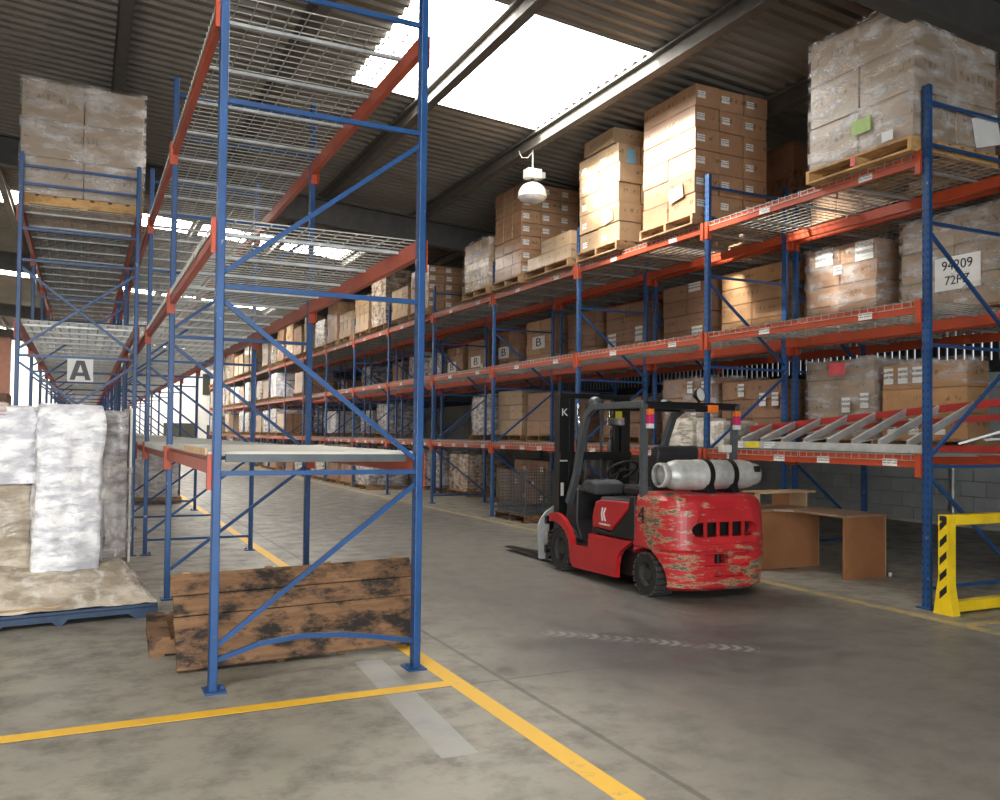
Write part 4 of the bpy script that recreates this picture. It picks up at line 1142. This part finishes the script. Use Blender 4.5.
# ================================================================== leaning and lying pallets
lpb, lpt = Vector((.59, 6.02, 0)), Vector((.70, 6.41, .545))
rb_ = Vector((2.27, 6.06, .025))
ux = (rb_ - lpb).normalized(); uy = Vector((0, lpt.y-lpb.y, lpt.z)); uy = (uy - ux*uy.dot(ux)).normalized(); uz = ux.cross(uy)
W_, H_ = (rb_-lpb).length, .70
lpn = link('wooden_pallet', None); lpn.matrix_world = Matrix((ux, uy, uz)).transposed().to_4x4(); lpn.location = lpb + Vector((0, 0, .012))
tag(lpn, 'dark stained pallet leaning on edge between the front rack feet', 'pallet')
for y0_, y1_, x_, w_ in ((0, .375, 0, W_+.04), (.383, .53, .005, W_+.07), (.538, .70, .0, W_+.10)):
    obj('deck_board', MB().box((x_, y0_, 0), (w_, y1_, .022)), 'pallet_dark', lpn, bevel=.003)
for x_ in (.08, .66, 1.10, W_-.04): obj('stringer', MB().box((x_, .01, -.09), (x_+.055, .725, -.001)), 'pallet_wood', lpn)
for y0_ in (.08, .50): obj('back_board', MB().box((.05, y0_, -.112), (W_, y0_+.12, -.091)), 'pallet_dark', lpn)
pallet('brown pallet lying flat on the floor behind the leaning pallet', 1.07, 6.96, 0, 1.20, .92, 'pallet_dark', rz=R(-2))

# ================================================================== wrapped goods on the blue pallet
bp = thing('blue_pallet', 'blue plastic pallet on the floor under the wrapped goods', 'pallet', (-.55, 8.45, 0), R(7))
obj('deck', MB().box((-1.1, -.62, .085), (1.1, .62, .115)), 'pallet_blue', bp, bevel=.008)
for y in (-.57, 0, .57):
    P = [(-1.1, .085), (-1.1, 0), (-.98, 0), (-.94, .035), (-.60, .035), (-.56, 0), (-.10, 0), (-.06, .035), (.28, .035), (.32, 0), (.36, .0), (.40, .045), (.86, .045), (.92, 0), (1.1, 0), (1.1, .085)]
    obj('runner', MB().prism(P, y-.05, y+.05, 'y'), 'pallet_blue', bp)
wg = thing('wrapped_goods', 'cluster of furniture and boxes bundled in clear film on the blue pallet', 'wrapped goods', (-.55, 8.45, .116), R(7))
def lump(name, x0, x1, y0, y1, z0, z1, mat, seed, amp=.03, n=14, m=26, round_=.05, lean=0.):
    hx, hy = (x1-x0)/2, (y1-y0)/2; cx, cy = (x0+x1)/2, (y0+y1)/2; per = []
    for sx, sy, ex, ey in ((-1,-1,1,-1),(1,-1,1,1),(1,1,-1,1),(-1,1,-1,-1)):
        for i in range(n):
            t = i/n; per.append((sx+(ex-sx)*t, sy+(ey-sy)*t))
    N = len(per); vs = []
    for j in range(m+1):
        t = j/m
        for x, y in per:
            q = noise.noise(Vector((x*2.1+seed, y*2.1, t*4+seed)))*amp + noise.noise(Vector((x*6+seed, y*6, t*11)))*amp*.6 + noise.noise(Vector((x*9+seed, y*9, t*3)))*amp*.4
            k = 1 - round_*(abs(x*y)**5) - (.06 if j == m else .018 if j == m-1 else 0)
            vs.append((cx + x*(hx*k+q) + lean*t, cy + y*(hy*k+q), z0 + (z1-z0)*t + (noise.noise(Vector((x*2+seed, y*2, 3)))*amp if j == m else 0)))
    fs = [(j*N+i, j*N+(i+1)%N, (j+1)*N+(i+1)%N, (j+1)*N+i) for j in range(m) for i in range(N)]
    c0 = len(vs); vs.append((cx+lean, cy, z1+.01)); fs += [(m*N+i, m*N+(i+1)%N, c0) for i in range(N)]
    return obj(name, MB().add(vs, fs), mat, wg, smooth=True)
lump('wrapped_tower', .15, .68, -.26, .30, .10, 1.70, 'white_wrap', 3, .024, lean=.03)
lump('wrapped_box', -1.0, .20, -.12, .50, 1.02, 1.68, 'white_wrap', 8, .03)
lump('wrapped_carton', -1.0, .17, -.10, .48, .20, 1.03, 'cardboard_wrap', 19, .02)
lump('pink_top', -.98, -.02, -.13, .45, 1.60, 1.71, 'pink_film', 11, .012)
lump('dark_cabinet', .70, .97, .18, .55, .30, 1.66, 'grey_wrap', 14, .012)
obj('pale_panel_edge', MB().box((.985, .20, .25), (1.005, .56, 1.69)), 'board_white', wg)
obj('white_post', MB().box((.715, .02, .25), (.74, .06, .95)), 'board_white', wg)
# loose film hanging round the tower and draped from it over the cabinet
sh = MB(); vs = []; n_, m_ = 22, 20
for j in range(m_+1):
    for i in range(n_+1):
        u, v = i/n_, j/m_
        x = .70 + .31*u + .03*math.sin(v*9)*(1-u); y = -.20 + .36*u**1.5 + .05*math.sin(u*PI)*math.sin(v*7+1)
        z = .32 + (1.62 - .75*u**.7*(1-u*.35) - .32)*v if u < .999 else .32 + .85*v
        vs.append((x + .01*noise.noise(Vector((u*6, v*9, 1))), y + .02*noise.noise(Vector((u*7, v*6, 4))), z))
sh.add(vs, [(j*(n_+1)+i, j*(n_+1)+i+1, (j+1)*(n_+1)+i+1, (j+1)*(n_+1)+i) for j in range(m_) for i in range(n_)])
obj('draped_film', sh, 'skirt_film', wg, smooth=True)
for i, (x0_, x1_, y_, z_) in enumerate(((-1.08, .35, -.60, .035), (-1.05, .10, -.52, .085), (.10, .95, -.58, .03))):
    obj('card_strip', MB().bar((x0_, y_, z_), (x1_, y_ + .03, z_ + .012), .07, .012, (0, -.3, 1)), 'chip_core', wg)
# film skirt and flattened card spreading over the pallet
sk = MB(); nx_, ny_ = 44, 28; vs = []
for j in range(ny_+1):
    for i in range(nx_+1):
        x = -1.1 + 2.2*i/nx_; y = -.62 + 1.24*j/ny_
        e = min(1, max(0, (y+.62)/.42)); ex = min(1, max(0, (1.1-x)/.22))
        h = .01 + .30*(e**.7)*(ex**.6) + .035*noise.noise(Vector((x*4, y*5, 2)))*e + .015*noise.noise(Vector((x*11, y*12, 5)))
        vs.append((x, y, max(.004, h)))
sk.add(vs, [(j*(nx_+1)+i, j*(nx_+1)+i+1, (j+1)*(nx_+1)+i+1, (j+1)*(nx_+1)+i) for j in range(ny_) for i in range(nx_)])
obj('film_skirt', sk, 'cardboard_wrap', wg, smooth=True)
# pale wrapped goods on the floor far behind the empty rack, and a box beyond the wrapped tower
wrapped('bluish white wrapped pallet goods on the floor between the two left racks', .95, 1.95, 20.2, 21.4, .142, 1.25, 'white_wrap', None, seed=77)
pallet('wooden pallet under the bluish white goods between left racks', 1.45, 20.8, 0, 1.1, 1.3)
bxs = load('brown carton stack standing left of the letter A rack', -2.2, -1.15, 16.5, 17.6, .142, 2.2, (2, 2, 5), 'carton_brown')
pallet('wooden pallet under the carton stack left of letter A rack', -1.68, 17.05, 0, 1.1, 1.15)
